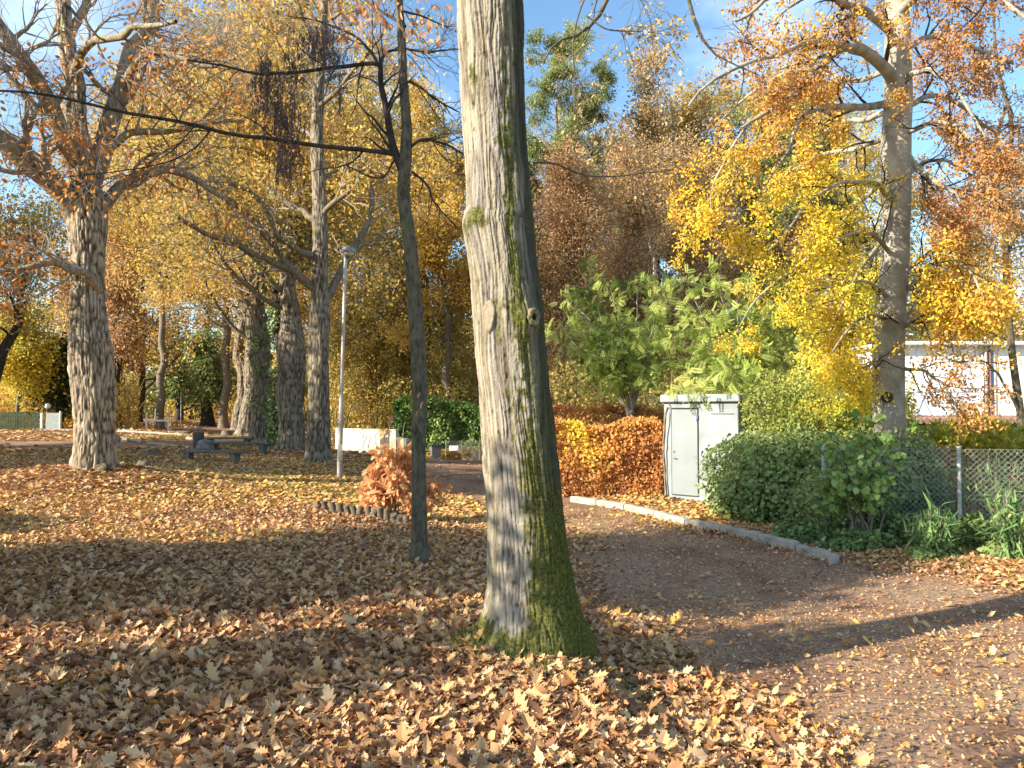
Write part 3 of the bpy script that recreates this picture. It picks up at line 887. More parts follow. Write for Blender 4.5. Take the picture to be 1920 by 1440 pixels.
    for q_, dep in ((1.12, -.02), (1.0, -.002), (.86, -.005), (.5, -.004), (0.02, -.003)):
        aa = np.arange(36) / 36 * 2 * math.pi
        rings.append(c1 + np.cos(aa)[:, None] * Xa * .042 * q_ * (1 + .08 * np.sin(3 * aa))[:, None] + np.sin(aa)[:, None] * Za * .10 * q_ + sn * dep - (sn * .0 + 0))
    Vr = np.concatenate(rings); i, j = np.meshgrid(np.arange(4), np.arange(36), indexing='ij')
    Qr = np.stack([i * 36 + j, i * 36 + (j + 1) % 36, (i + 1) * 36 + (j + 1) % 36, (i + 1) * 36 + j], -1).reshape(-1, 4)
    tag(obj('pruning_scar', mesh_np('pruning_scar', [(Vr - base, Qr)], None, True), mat_plain('scar_wood', (.30, .24, .165), .8, .3, 40, bump=.4), root), 'smooth oval beige scar where a branch was cut')
    # limbs above the frame and the drooping branch ends that reach into it
    rs = np.random.RandomState(3)
    limbs = [(PLN(Y0, [(920, -260), (1010, -330, .6), (1100, -190, 1.2), (1140, -20, 1.6), (1100, 55, 1.6), (1045, 78, 1.5), (1020, 118, 1.5)]), .07, .006),
             (PLN(Y0, [(905, -420), (1060, -520, 1.0), (1230, -260, 2.2), (1290, 0, 2.6), (1330, 95, 2.7), (1425, 142, 2.7)]), .08, .005),
             (PLN(Y0, [(900, -420), (760, -560, -1), (560, -620, -2), (300, -560, -2)]), .09, .01),
             (PLN(Y0, [(1120, -60, 1.5), (1082, 40, 1.5), (1078, 150, 1.5), (1085, 230, 1.5), (1120, 290, 1.5)]), .008, .003),
             (PLN(Y0, [(1100, 30, 1.5), (1140, 55, 1.5), (1200, 60, 1.5), (1262, 66, 1.5)]), .009, .003),
             (PLN(Y0, [(1140, -10, 1.5), (1180, -20, 1.6), (1215, 30, 1.6), (1222, 90, 1.6)]), .008, .002),
             (PLN(Y0, [(1000, 305, .1), (1040, 308, .2), (1095, 330, .3), (1160, 330, .5), (1260, 318, .8)]), .008, .002),
             (PLN(Y0, [(1085, 150, 1.5), (1118, 200, 1.6), (1150, 240, 1.6)]), .004, .002)]
    LP = np.array([resample(np.asarray(a), 24) for a, b, c in limbs]); LR = np.array([np.linspace(b, c, 24) for a, b, c in limbs])
    LP += (fbm(LP * 2.5, 4, 2) - .5)[..., None] * .06
    V1, Q1 = tubes(LP, LR, 8)
    P2, R2 = grow(rs, LP, LR, 14, .55, 7, ang=(.5, 1.1), up=-.12, wander=.22, t0=.3, rmin=.0017, rr=.5)
    P3, R3 = grow(rs, P2, R2, 4, .22, 5, ang=(.5, 1.1), up=-.1, wander=.2, rmin=.0013)
    V2, Q2 = tubes(P2, R2, 4); V3, Q3 = tubes(P3, R3, 3)
    obj('branches', mesh_np('branches', [(V1 - base, Q1), (V2 - base, Q2), (V3 - base, Q3)], None, True), B['shade'], root)
    pos, T = on_lines(rs, P3, 3, .01, .4)
    kk = rs.uniform(0, 1, len(pos)) < .8
    obj('crown', leaf_mesh('crown', rs, pos[kk], T[kk], base, dict(size=.042, tmpl=T_HEX, droop=.5, tone=(0.2, 1), curl=.5)), L['tan'], root)
main_oak()

# ------------------------------------------------------------------ slender tree left of the oak
def slender_tree():
    Y0 = 8.3
    tr = [(788, 1056, 17), (787, 1035, 15.5), (786, 960, 14.5), (785, 850, 14), (787, 740, 14), (783, 640, 13.5), (776, 540, 13), (768, 450, 12.5), (757, 370, 12), (760, 310, 10.5), (763, 240, 9.5),
          (757, 150, 8.5), (754, 80, 8), (748, 0, 7), (742, -120, 6.5), (738, -330, 5), (745, -600, 2.5)]
    pts = [at(a, b, Y0) for a, b, c in tr]; rad = [c / F * Y0 for a, b, c in tr]
    base = np.array([pts[0][0], Y0, float(g0(pts[0][0], Y0))])
    k = 1 / F * Y0
    limbs = [(PLN(Y0, [(762, 352), (748, 305), (735, 255), (725, 205), (714, 150), (713, 118)]), 8 * k, 4.5 * k),
             (PLN(Y0, [(713, 122), (690, 120, -.2), (620, 126, -.4), (560, 138, -.6), (480, 138, -.8), (420, 122, -1), (350, 112, -1.2)]), 4.2 * k, 1.2 * k),
             (PLN(Y0, [(742, 290), (700, 284, -.2), (640, 278, -.4), (570, 270, -.6), (480, 257, -.8), (400, 238, -1), (330, 225, -1.2), (240, 208, -1.4), (150, 188, -1.6), (60, 172, -1.8), (-60, 168, -2)]), 4.4 * k, 1.3 * k),
             (PLN(Y0, [(713, 125), (722, 100), (755, 92), (800, 98), (855, 90)]), 3 * k, .8 * k),
             (PLN(Y0, [(714, 130), (690, 90), (660, 65), (600, 40), (540, 30)]), 3 * k, 1 * k),
             (PLN(Y0, [(768, 152), (790, 165), (820, 188), (860, 210)]), 3 * k, 1.2 * k),
             (PLN(Y0, [(770, 275), (790, 262), (812, 263), (840, 272), (870, 290)]), 3.2 * k, 1.6 * k),
             (PLN(Y0, [(772, 322), (800, 345), (815, 380), (860, 430)]), 2.6 * k, 1 * k),
             (PLN(Y0, [(754, 90), (790, 96), (830, 95), (870, 92)]), 1.8 * k, .8 * k),
             (PLN(Y0, [(750, 20), (790, 30, .3), (840, 50, .5), (850, 45, .6)]), 2.4 * k, .8 * k),
             (PLN(Y0, [(742, 295), (720, 330), (690, 330), (650, 310)]), 2 * k, .8 * k),
             (PLN(Y0, [(760, 50), (700, 10, .3), (640, -30, .5), (560, -40, .6)]), 3 * k, 1 * k),
             (PLN(Y0, [(745, -60), (800, -120, .3), (860, -160, .5)]), 3 * k, 1 * k),
             (PLN(Y0, [(370, 231, -1.1), (345, 260, -1.1), (320, 285, -1.1), (280, 305, -1)]), 1.3 * k, .6 * k),
             (PLN(Y0, [(400, 238, -1), (360, 280, -1), (300, 305, -.9), (200, 325, -.8), (100, 335, -.8)]), 1.4 * k, .6 * k),
             (PLN(Y0, [(190, -40, -1), (186, 20, -1), (190, 80, -1), (193, 110, -1)]), 1.6 * k, .6 * k)]
    t = build_tree('slender_tree', 'slender dark tree with a long bare side branch, between lamp post and mossy oak', 'tree', base, (pts, rad), limbs[:-1], seed=4,
                   limbs_dark=True, bark=B['shade'], twigbark=B['dark'], ktr=64, ntr=420, kl=6, crook=.02, bark_amp=.007, bark_f=55, flare=.4,
                   sec=dict(m=9, L=.75, ang=(.5, 1.1), up=.05, wander=.16, t0=.1, rmin=.0025, rr=.5), tw=dict(m=4, L=.32, ang=(.4, 1.0), up=-.02, wander=.2, rmin=.0018))
    # sparse pinkish oak leaves
    rr = np.random.RandomState(8)
    spots = []
    for (px, py, n, s) in [(795, 35, 60, 40), (700, 45, 50, 50), (720, 20, 50, 40), (640, 75, 26, 40), (660, 35, 30, 40), (600, 30, 40, 60), (560, 15, 40, 50), (800, 70, 20, 30), (850, 20, 10, 20), (400, 30, 24, 50), (480, 20, 20, 40)]:
        for _ in range(int(n * .55)):
            spots.append(at(px + rr.normal() * s, py + rr.normal() * s * .55, Y0 + rr.normal() * .4))
    for (px, py, s) in [(672, 727, 1), (684, 742, 1), (662, 755, .9), (690, 765, .9), (787, 735, 1), (792, 752, 1.1), (801, 768, 1), (783, 770, .9), (756, 640, .7), (744, 625, .7), (735, 778, .7),
                        (20, 110, 1), (12, 135, 1), (30, 165, 1), (42, 158, 1), (125, 128, 1), (1010, 210, .8), (1108, 230, .8), (1085, 240, .7), (1135, 300, .7)]:
        if px < 900: spots.append(at(px, py, Y0 - .6 if px < 200 else Y0 - .35))
    ps = np.array(spots)
    n = len(ps)
    V, Fc, tn = scatter(T_OAK, ps - base, norm(rand_dirs(rr, n) * .7 + np.array([0, 0, -1.0])), norm(rand_dirs(rr, n) + np.array([0, -1.0, 0])), rr.uniform(.06, .13, n), .9, .5, rr)
    obj('crown', mesh_np('crown', [(V, Fc)], {'tone': [tn]}), L['red'], t)
    # hanging bunches of dry seeds
    P = []
    for (px, py, sx, sy, n) in [(505, 150, 22, 26, 130), (525, 200, 30, 30, 190), (540, 250, 26, 36, 180), (535, 300, 18, 26, 110), (548, 130, 12, 20, 60), (590, 80, 20, 20, 110), (620, 100, 16, 22, 90), (610, 60, 14, 14, 60), (640, 170, 10, 18, 26), (500, 120, 10, 16, 50)]:
        for _ in range(n):
            P.append(at(px + rr.normal() * sx * .8, py + rr.normal() * sy * .8, Y0 - .55 + rr.normal() * .18))
    P = np.array(P); n = len(P)
    bl, st = [], []
    ln = rr.uniform(.05, .16, n)
    for q in range(9):
        f = q / 9.0
        bl.append(P + np.stack([rr.normal(size=n) * .006, rr.normal(size=n) * .006, -ln * f], -1))
    bl = np.concatenate(bl); m = len(bl)
    V, Fc, tn = scatter(T_QUAD, bl - base, norm(rand_dirs(rr, m) * .5 + np.array([0, 0, -1.0])), rand_dirs(rr, m), rr.uniform(.018, .034, m), .7, .3, rr)
    stx = np.stack([P, P - np.stack([ln * 0, ln * 0, ln], -1)], 1)
    V2, Q2 = tubes(stx, np.full((n, 2), .0012), 3)
    obj('seed_clusters', mesh_np('seed_clusters', [(V, Fc), (V2 - base, Q2)], {'tone': [tn, np.zeros(len(Q2))]}), L['seed'], t)
slender_tree()

# ------------------------------------------------------------------ old oak at the left
def left_oak():
    Y0 = 15.0; k = Y0 / F
    tr = [(176, 896, 44), (176, 872, 38), (177, 830, 35.5), (176, 780, 36), (173, 720, 38), (169, 660, 38.5), (166, 600, 33), (165, 540, 31), (165, 480, 32), (163, 420, 36), (160, 375, 36), (158, 330, 27), (150, 280, 22),
          (143, 220, 18), (140, 150, 18), (125, 80, 16), (118, 20, 15), (112, -80, 14), (118, -250, 11), (130, -480, 6), (135, -650, 2)]
    pts = [at(a, b, Y0) for a, b, c in tr]; rad = [c * k * .93 for a, b, c in tr]
    base = np.array([pts[0][0], Y0, float(g0(pts[0][0], Y0))])
    limbs = [(PLN(Y0, [(150, 420), (120, 365, -.3), (80, 325, -.6), (30, 280, -.9), (-20, 245, -1.2), (-120, 200, -1.6)]), 21 * k, 14 * k),
             (PLN(Y0, [(140, 385), (95, 330, .4), (45, 290, .8), (0, 262, 1.1), (-90, 200, 1.4)]), 13 * k, 9 * k),
             (PLN(Y0, [(148, 330), (118, 250, -.4), (85, 180, -.8), (60, 130, -1), (20, 80, -1.2), (-20, 30, -1.4), (-60, -50, -1.6)]), 16 * k, 9 * k),
             (PLN(Y0, [(62, 140, -1), (30, 100, -1.2), (0, 85, -1.4), (-60, 60, -1.6)]), 7 * k, 4 * k),
             (PLN(Y0, [(168, 350), (185, 290, .2), (208, 220, .4), (228, 170, .5), (250, 110, .7), (272, 50, .9), (290, -40, 1.1), (300, -180, 1.2)]), 19 * k, 9 * k),
             (PLN(Y0, [(250, 120, .7), (290, 98, .5), (340, 105, .3), (380, 125, .2), (440, 110, 0)]), 7 * k, 2.5 * k),
             (PLN(Y0, [(222, 180, .5), (262, 108, .2), (310, 98, 0), (345, 112, -.2), (410, 117, -.4), (470, 135, -.6)]), 7 * k, 2 * k),
             (PLN(Y0, [(180, 410), (205, 375, .2), (232, 345, .4), (262, 332, .6), (310, 322, .8), (380, 345, 1), (440, 390, 1.2)]), 13 * k, 3 * k),
             (PLN(Y0, [(190, 290, .2), (240, 255, .4), (310, 245, .6), (400, 228, .8), (455, 228, 1)]), 8 * k, 3 * k),
             (PLN(Y0, [(190, 550), (165, 515, -.4), (130, 505, -.6), (90, 490, -.8), (50, 502, -1), (-20, 508, -1.2)]), 8 * k, 3 * k),
             (PLN(Y0, [(125, 80, 0), (150, 30, .2), (172, -30, .3), (190, -140, .4)]), 9 * k, 5 * k),
             (PLN(Y0, [(145, 250), (110, 200, 1), (75, 170, 1.5), (20, 150, 2)]), 8 * k, 3 * k),
             (PLN(Y0, [(165, 390), (175, 350, -.5), (172, 330, -.7), (168, 300, -.9)]), 5 * k, 3 * k),
             (PLN(Y0, [(140, 130), (175, 90, -1), (240, 60, -2), (330, 40, -3)]), 8 * k, 3 * k)]
    ori = build_tree('oak_tree', 'old oak with stout forking limbs and chunky bark on the sunlit mound at left', 'tree', base, (pts, rad), limbs, seed=9,
                   bark=B['oak'], twigbark=B['twig'], ktr=220, ntr=900, kl=10, bark_amp=.030, bark_f=21, flare=.22, crook=.05,
                   sec=dict(m=11, L=1.9, ang=(.5, 1.15), up=.12, wander=.2, t0=.2, rmin=.008, rr=.4), tw=dict(m=13, L=1.0, ang=(.4, 1.1), up=.02, wander=.25, rmin=.0045, rr=.5),
                   leaf=dict(n=4, size=.10, tmpl=T_HEX, jit=.12, droop=.5, flat=.15, tone=(0, 1), clump=.8, curl=.4, cull=lambda p: fbm(p * .55, 44, 2) > .47), leafmat=L['orange'])
    return ori
left_oak()

# ------------------------------------------------------------------ avenue trees
def avenue_tall():
    Y0 = 24.0; k = Y0 / F
    tr = [(597, 876, 27), (597, 855, 22), (597, 800, 20.5), (597, 700, 19), (599, 600, 18.5), (600, 550, 16), (600, 480, 14.5), (600, 400, 13.5), (598, 340, 12.5), (594, 260, 11.5), (597, 180, 10), (602, 100, 8.5), (608, 0, 7), (612, -150, 5), (615, -260, 2)]
    pts = [at(a, b, Y0) for a, b, c in tr]; rad = [c * k for a, b, c in tr]
    base = np.array([pts[0][0], Y0, float(g0(pts[0][0], Y0))])
    limbs = [(PLN(Y0, [(608, 555), (585, 540), (545, 505, -.6), (515, 470, -1), (480, 420, -1.5), (458, 395, -2), (420, 370, -2.5), (390, 350, -3)]), 9 * k, 3.5 * k),
             (PLN(Y0, [(545, 505, -.6), (480, 478, -1.6), (440, 455, -2.4), (400, 445, -3), (365, 425, -3.6), (335, 408, -4)]), 7 * k, 3 * k),
             (PLN(Y0, [(606, 560), (622, 548, .2), (640, 510, .4), (660, 470, .6), (688, 420, .9), (697, 370, 1), (690, 330, 1.1), (660, 300, 1.2)]), 8 * k, 3 * k),
             (PLN(Y0, [(603, 408), (620, 385, -.3), (650, 365, -.6), (670, 340, -.8), (672, 300, -1)]), 6 * k, 2.5 * k),
             (PLN(Y0, [(592, 415), (570, 400, .4), (535, 380, .8), (505, 360, 1.2), (480, 320, 1.6)]), 6.5 * k, 2.5 * k),
             (PLN(Y0, [(590, 480), (560, 470, -1), (520, 440, -2), (505, 400, -2.4), (470, 360, -3), (430, 345, -3.4)]), 6.5 * k, 2 * k),
             (PLN(Y0, [(602, 345), (625, 320, .6), (660, 312, 1), (720, 330, 1.6)]), 5 * k, 2 * k),
             (PLN(Y0, [(596, 270), (560, 235, 1), (510, 210, 2), (450, 180, 3)]), 5 * k, 2 * k),
             (PLN(Y0, [(598, 200), (640, 160, -1), (680, 110, -2), (720, 60, -2.5)]), 5 * k, 2 * k)]
    build_tree('oak_tree', 'tall straight oak with an upswept forked branch beside the lamp post', 'tree', base, (pts, rad), limbs, seed=19, bark=B['grey'], ktr=110, ntr=520, kl=7, bark_amp=.020, bark_f=20, flare=.3, crook=.04,
               auto=dict(m=10, L=4.5, ang=(.7, 1.1), up=.1, wander=.13, t0=.55, t1=.97, rr=.4),
               sec=dict(m=7, L=2.2, ang=(.5, 1.1), up=.08, wander=.17, t0=.2, rmin=.008, rr=.45), tw=dict(m=6, L=.95, ang=(.5, 1.1), up=0, wander=.2, rmin=.005),
               leaf=dict(n=20, size=.13, tmpl=T_QUAD, jit=.25, droop=.3, flat=.3, tone=(0, 1), clump=.5, cull=lambda p: fbm(p * .5, 46, 2) > .46), leafmat=L['gold'], twig_on_limbs=6)
avenue_tall()

def crown_tree(name, label, cat, px, Y, h, r, lo, leafkey, barkkey='grey', seed=1, m=16, sm=7, tm=7, n=9, size=.14, tr=.3, up=.1, lean=(0, 0), group=None, flat=.3, droop=.25, tone=(0, 1), wander=.14, base_pts=None, ntr=40, ktr=14, tmpl=T_QUAD,
               ang=(.8, 1.25), jit=.3, base=None, width=1.0, fall=.45, bark_amp=0, bark_f=12, rmin=None, flare=.35, cull=None, clump=.35, twl=.32, gap=.38):
    """a whole tree: height h, crown radius r, crown from height lo"""
    b = gp(px, Y) if base is None else np.asarray(base, float)
    if cull is None:
        cf = 2.6 / r
        cull = lambda p: fbm(p * cf * np.array([1, 1, 1.8]), seed, 2) > gap + .12 * smooth(p[:, 2] - b[2], h * .5, h)
    D = max(abs(b[1]), 6)
    rm = rmin or .00028 * D
    if base_pts is None:
        pts = [b + np.array([lean[0] * t ** 1.5, lean[1] * t ** 1.5, h * t - .1]) for t in (0, .04, .25, .5, .75, 1)]
        rad = [tr * 1.12, tr, tr * .82, tr * .6, tr * .32, tr * .06]
    else:
        pts, rad = base_pts
    return build_tree(name, label, cat, b, (pts, rad), (), seed=seed, bark=B[barkkey], ktr=ktr, ntr=ntr, kl=6, wob=.5, bark_amp=bark_amp, bark_f=bark_f, group=group, flare=flare,
                      auto=dict(m=m, L=r * 1.35, ang=ang, up=up, wander=wander, t0=lo / h, t1=.97, rr=.32, fall=fall),
                      sec=dict(m=sm, L=r * .5, ang=(.5, 1.1), up=.05, wander=.18, t0=.2, rmin=rm, rr=.45, fall=.35), tw=dict(m=tm, L=r * twl, ang=(.5, 1.1), up=0, wander=.2, rmin=rm * .8, fall=.3),
                      leaf=dict(n=n, size=size, tmpl=tmpl, jit=jit, droop=droop, flat=flat, tone=tone, clump=clump, width=width, cull=cull, var=.32), leafmat=L[leafkey])

g_av = None
def ivy_on(root_base, pts, rad, z0, z1, n, size, seed, parent, key='ivy', out=.12, side=None):
    """leaves clothing a trunk between heights z0 and z1"""
    rs = np.random.RandomState(seed)
    PT = resample(np.column_stack([np.asarray(pts, float), rad]), 120)
    sel = PT[(PT[:, 2] > z0) & (PT[:, 2] < z1)]
    i = rs.randint(0, len(sel), n); a = rs.uniform(0, 2 * math.pi, n)
    o = np.stack([np.cos(a), np.sin(a), np.zeros(n)], -1)
    pos = sel[i, :3] + o * (sel[i, 3] + .02 + np.abs(rs.normal(size=n)) * out)[:, None] + np.array([0, 0, 1]) * rs.uniform(-.1, .1, n)[:, None]
    keep = fbm(pos * 1.1, seed, 2) > .40
    pos, o = pos[keep], o[keep]; n = len(pos)
    V, Fc, tn = scatter(T_BROAD, pos - root_base, norm(rand_dirs(rs, n) * .7 + np.array([0, 0, -.9])), norm(o + rand_dirs(rs, n) * .5), rs.uniform(.6, 1.2, n) * size, 1, .2, rs)
    obj('ivy', mesh_np('ivy', [(V, Fc)], {'tone': [tn]}), L[key], parent)

def px_trunk(Y, rows):
    k = Y / F
    pts = [at(a, b, Y) for a, b, c in rows]
    return pts, [c * k * .92 for a, b, c in rows]

def avenue(label, Y, rows, seed, leafkey, h, r, lo, ivy=None, m=24, n=30, size=.17, bark='grey', name='oak_tree', group=None):
    pts, rad = px_trunk(Y, rows)
    b = np.array([pts[0][0], Y, float(g0(pts[0][0], Y))])
    top = pts[-1]
    while pts[-1][2] < b[2] + h - 2:
        f = (pts[-1][2] + 2 - b[2]) / h
        pts.append(pts[-1] + np.array([.15 * math.sin(seed + len(pts)), .1, 2.0])); rad.append(max(.02, rad[-1] * .78))
    t = crown_tree(name, label, 'tree', 0, Y, h, r, lo, leafkey, bark, seed, m=m, n=n, size=size, base=b, base_pts=(pts, rad), ntr=360, ktr=96, bark_amp=.024, bark_f=17, group=group, flare=.3)
    if ivy:
        ivy_on(b, pts, rad, *ivy, seed, t)
    return t
avenue('broad knobbly pollarded trunk just left of the tall straight oak', 29, [(546, 846, 30), (547, 825, 25), (549, 770, 24), (552, 730, 25), (557, 690, 29), (556, 650, 27), (553, 600, 20), (550, 540, 16), (548, 470, 13)], 31, 'gold', 16, 6.5, 5.2)
avenue('narrow trunk wrapped in dark ivy between two broad pale trunks', 32, [(519, 838, 18), (520, 815, 13), (521, 760, 12), (522, 700, 11), (522, 620, 10), (522, 540, 8)], 32, 'olive', 15, 5, 5.5, ivy=(.2, 6.0, 4200, .12), bark='dark')
avenue('pale trunk with bright green ivy streaks beside the benches', 34, [(488, 834, 23), (488, 815, 19), (489, 760, 18), (489, 700, 17), (488, 640, 16), (487, 560, 13), (486, 480, 10)], 33, 'gold', 17, 7, 5.4, ivy=(1.6, 5.5, 1500, .11))
avenue('grey trunk with a leafy burr, second behind the benches', 40, [(460, 817, 18), (461, 790, 14), (462, 740, 13), (464, 700, 14), (463, 640, 12), (462, 560, 10)], 34, 'gold', 17, 7, 5.6)
avenue('farthest pale trunk of the avenue row, half hidden by the leafy burr trunk', 47, [(447, 806, 14), (448, 780, 11), (450, 720, 10), (451, 650, 9)], 35, 'gold', 17, 7, 5.2)
# ------------------------------------------------------------------ bushes and hedges
def bush(name, label, cat, base, blobs, n, size, key, seed=1, tmpl=T_HEX, depth=.35, droop=.2, out=.6, tone=(0, 1), clump=1.2, width=1.0, stems=10, stem_r=.012, barkkey='twig', gaps=.0, amp=.35, group=None, curl=.2, kind=None, tonefn=None, zmin=None):
    """leaves over the surface and upper volume of lumpy blobs; blobs in world coordinates (centre, radii)"""
    rs = np.random.RandomState(seed)
    base = np.asarray(base, float)
    t = empty(name, base, label, cat, group)
    vol = np.array([b[1][0] * b[1][2] + b[1][0] * b[1][1] for b in blobs]); cnt = (n * vol / vol.sum()).astype(int)
    PS, OS = [], []
    for (c, r), k in zip(blobs, cnt):
        c = np.asarray(c, float); r = np.asarray(r, float)
        d = rand_dirs(rs, k)
        q = 1 + amp * 2 * (fbm(d * 2.1 + seed, seed, 3) - .5) + amp * .6 * (fbm(d * 6 + seed, seed + 3, 2) - .5)
        q *= 1 - np.abs(rs.normal(size=k)) * depth * .5
        p = c + d * r * q[:, None]
        PS.append(p); OS.append(norm(d / r))
    P = np.concatenate(PS); O = np.concatenate(OS)
    zl = g0(P[:, 0], P[:, 1]) + .02 if zmin is None else zmin
    ok = P[:, 2] > zl
    if gaps: ok &= fbm(P * 1.7, seed + 8, 2) > gaps
    P, O = P[ok], O[ok]; k = len(P)
    cl = fbm(P * clump, seed + 1, 2)
    tn = np.clip(tone[0] + (tone[1] - tone[0]) * (.5 + 1.5 * (cl - .5) + rs.normal(size=k) * .2), 0, 1)
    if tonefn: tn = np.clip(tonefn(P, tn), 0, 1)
    X = norm(rand_dirs(rs, k) * .8 + O * .3 + np.array([0, 0, -droop])); N = norm(O * out + rand_dirs(rs, k) * (1 - out) + np.array([0, 0, .25]))
    V, Fc, t2 = scatter(tmpl, P - base, X, N, rs.uniform(.6, 1.25, k) * size, width, curl, rs, tn)
    obj('foliage', mesh_np('foliage', [(V, Fc)], {'tone': [t2]}), L[key], t)
    if stems:
        LPs = []
        for i in range(stems):
            c, r = blobs[rs.randint(len(blobs))]
            c = np.asarray(c, float); r = np.asarray(r, float)
            e = c + rand_dirs(rs, 1)[0] * r * .85; e[2] = max(e[2], c[2] - r[2] * .2)
            b = np.array([c[0] + rs.normal() * r[0] * .25, c[1] + rs.normal() * r[1] * .25, 0]); b[2] = float(g0(b[0], b[1])) - .05
            mid = (b + e) / 2 + rs.normal(size=3) * .08 * np.linalg.norm(e - b)
            LPs.append(resample([b, mid, e], 10))
        LPs = np.array(LPs); LR = np.ones(LPs.shape[:2]) * stem_r * np.linspace(1.3, .35, 10)
        P2, R2 = grow(rs, LPs, LR, 6, np.linalg.norm(LPs[:, -1] - LPs[:, 0], axis=1) * .3, 6, ang=(.4, 1.0), up=.1, wander=.2, rmin=stem_r * .25)
        V1, Q1 = tubes(LPs, LR, 6); V2, Q2 = tubes(P2, R2, 4)
        obj('stems', mesh_np('stems', [(V1 - base, Q1), (V2 - base, Q2)], None, True), B[barkkey], t)
    return t

def hedge(name, label, cat, a, b, thick, h, n, size, key, seed, tmpl=T_HEX, tone=(0, 1), tonefn=None, out=.5, inner=.25, curl=.3, clump=1.3, barkkey='twig', rough=.08, hfn=None):
    rs = np.random.RandomState(seed)
    a = np.asarray(a, float); b = np.asarray(b, float)
    ax = b - a; ln = np.linalg.norm(ax); ax = ax / ln; pr = np.array([-ax[1], ax[0]])
    base = np.array([*(a + b) / 2, float(g0(*((a + b) / 2)))])
    t = empty(name, base, label, cat)
    # faces: two long sides, top, two ends
    w_ = np.array([ln * h, ln * h, ln * thick * 1.2, thick * h, thick * h]); k = (n * w_ / w_.sum()).astype(int)
    S, Tt, H, O = [], [], [], []
    for f, kk in enumerate(k):
        u = rs.uniform(0, 1, kk) * ln; v = rs.uniform(-.5, .5, kk) * thick; z = rs.uniform(0, 1, kk) * h
        dp = np.abs(rs.normal(size=kk)) * inner * .5
        if f < 2: v = (thick / 2 - dp) * (1 if f else -1); o = np.tile([*(pr * (1 if f else -1)), .25], (kk, 1))
        elif f == 2: z = h - dp * .6; o = np.tile([0, 0, 1.0], (kk, 1))
        else: u = (0 + dp) if f == 3 else (ln - dp); o = np.tile([*(ax * (1 if f == 4 else -1)), .2], (kk, 1))
        S.append(u); Tt.append(v); H.append(z); O.append(o)
    S, Tt, H, O = map(np.concatenate, (S, Tt, H, O))
    xy = a + ax * S[:, None] + pr * Tt[:, None]
    hh = H * ((hfn(S / ln) if hfn else 1.0))
    P = np.column_stack([xy, g0(xy[:, 0], xy[:, 1]) + hh])
    P += (np.stack([fbm(P * 2.3, seed + i, 2) for i in range(3)], -1) - .5) * rough * 4 + rs.normal(size=P.shape) * rough * .3
    kq = len(P)
    cl = fbm(P * clump, seed + 1, 2)
    tn = np.clip(tone[0] + (tone[1] - tone[0]) * (.5 + 1.6 * (cl - .5) + rs.normal(size=kq) * .2), 0, 1)
    if tonefn: tn = np.clip(tonefn(P, tn), 0, 1)
    X = norm(rand_dirs(rs, kq) + O * .3 + np.array([0, 0, -.2])); N = norm(O * out + rand_dirs(rs, kq) * (1 - out))
    V, Fc, t2 = scatter(tmpl, P - base, X, N, rs.uniform(.6, 1.25, kq) * size, 1.0, curl, rs, tn)
    obj('foliage', mesh_np('foliage', [(V, Fc)], {'tone': [t2]}), L[key], t)
    ns = max(6, int(ln * 7)); u = np.linspace(.1, ln - .1, ns); LPs = []
    for q in u:
        bx = a + ax * q + pr * rs.normal() * thick * .1
        z = float(g0(*bx))
        LPs.append(resample([(bx[0], bx[1], z - .05), (bx[0] + rs.normal() * .1, bx[1] + rs.normal() * .1, z + h * .5), (bx[0] + rs.normal() * .2, bx[1] + rs.normal() * .15, z + h * .88)], 8))
    LPs = np.array(LPs); LR = np.ones(LPs.shape[:2]) * np.linspace(.018, .006, 8)
    P2, R2 = grow(rs, LPs, LR, 8, thick * .6, 5, ang=(.5, 1.2), up=.1, wander=.2, rmin=.003)
    V1, Q1 = tubes(LPs, LR, 5); V2, Q2 = tubes(P2, R2, 3)
    obj('stems', mesh_np('stems', [(V1 - base, Q1), (V2 - base, Q2)], None, True), B[barkkey], t)
    return t

# orange beech hedges left of the cabin
def htone(P, tn):
    x = P[:, 0]; px = 960 + F * x / P[:, 1]
    y = np.exp(-((px - 1120 + (P[:, 2]) * 30) / 26) ** 2) * .55
    return tn * .62 + y * (fbm(P * 2.2, 5, 2) * 1.3)
hedge('beech_hedge', 'low sunlit orange hedge with a yellow streak beside the grey cabin', 'hedge', (0.75, 17.6), (3.35, 17.3), .9, 1.58, 15000, .085, 'hedge', 71, tonefn=htone, hfn=lambda s: 1 + .04 * np.sin(s * 9))
hedge('beech_hedge', 'taller darker rust brown hedge behind the low orange hedge', 'hedge', (0.6, 21.6), (5.2, 20.6), 1.0, 2.05, 15000, .09, 'hedge', 72, tone=(0, .55))
# green laurel behind the bin
hedge('laurel_hedge', 'glossy green laurel hedge behind the wheelie bin', 'hedge', (-7.0, 47.0), (-1.2, 45.5), 1.6, 3.3, 16000, .19, 'laurel', 73, inner=.5, rough=.16, hfn=lambda s: .88 + .12 * np.sin(s * 3 + .6))
hedge('evergreen_hedge', 'dark clipped hedge in front of the white house', 'hedge', (8.6, 18.6), (14.5, 17.0), 1.2, 1.75, 16000, .10, 'ivy', 74, rough=.14, hfn=lambda s: .95 + .08 * np.sin(s * 7))

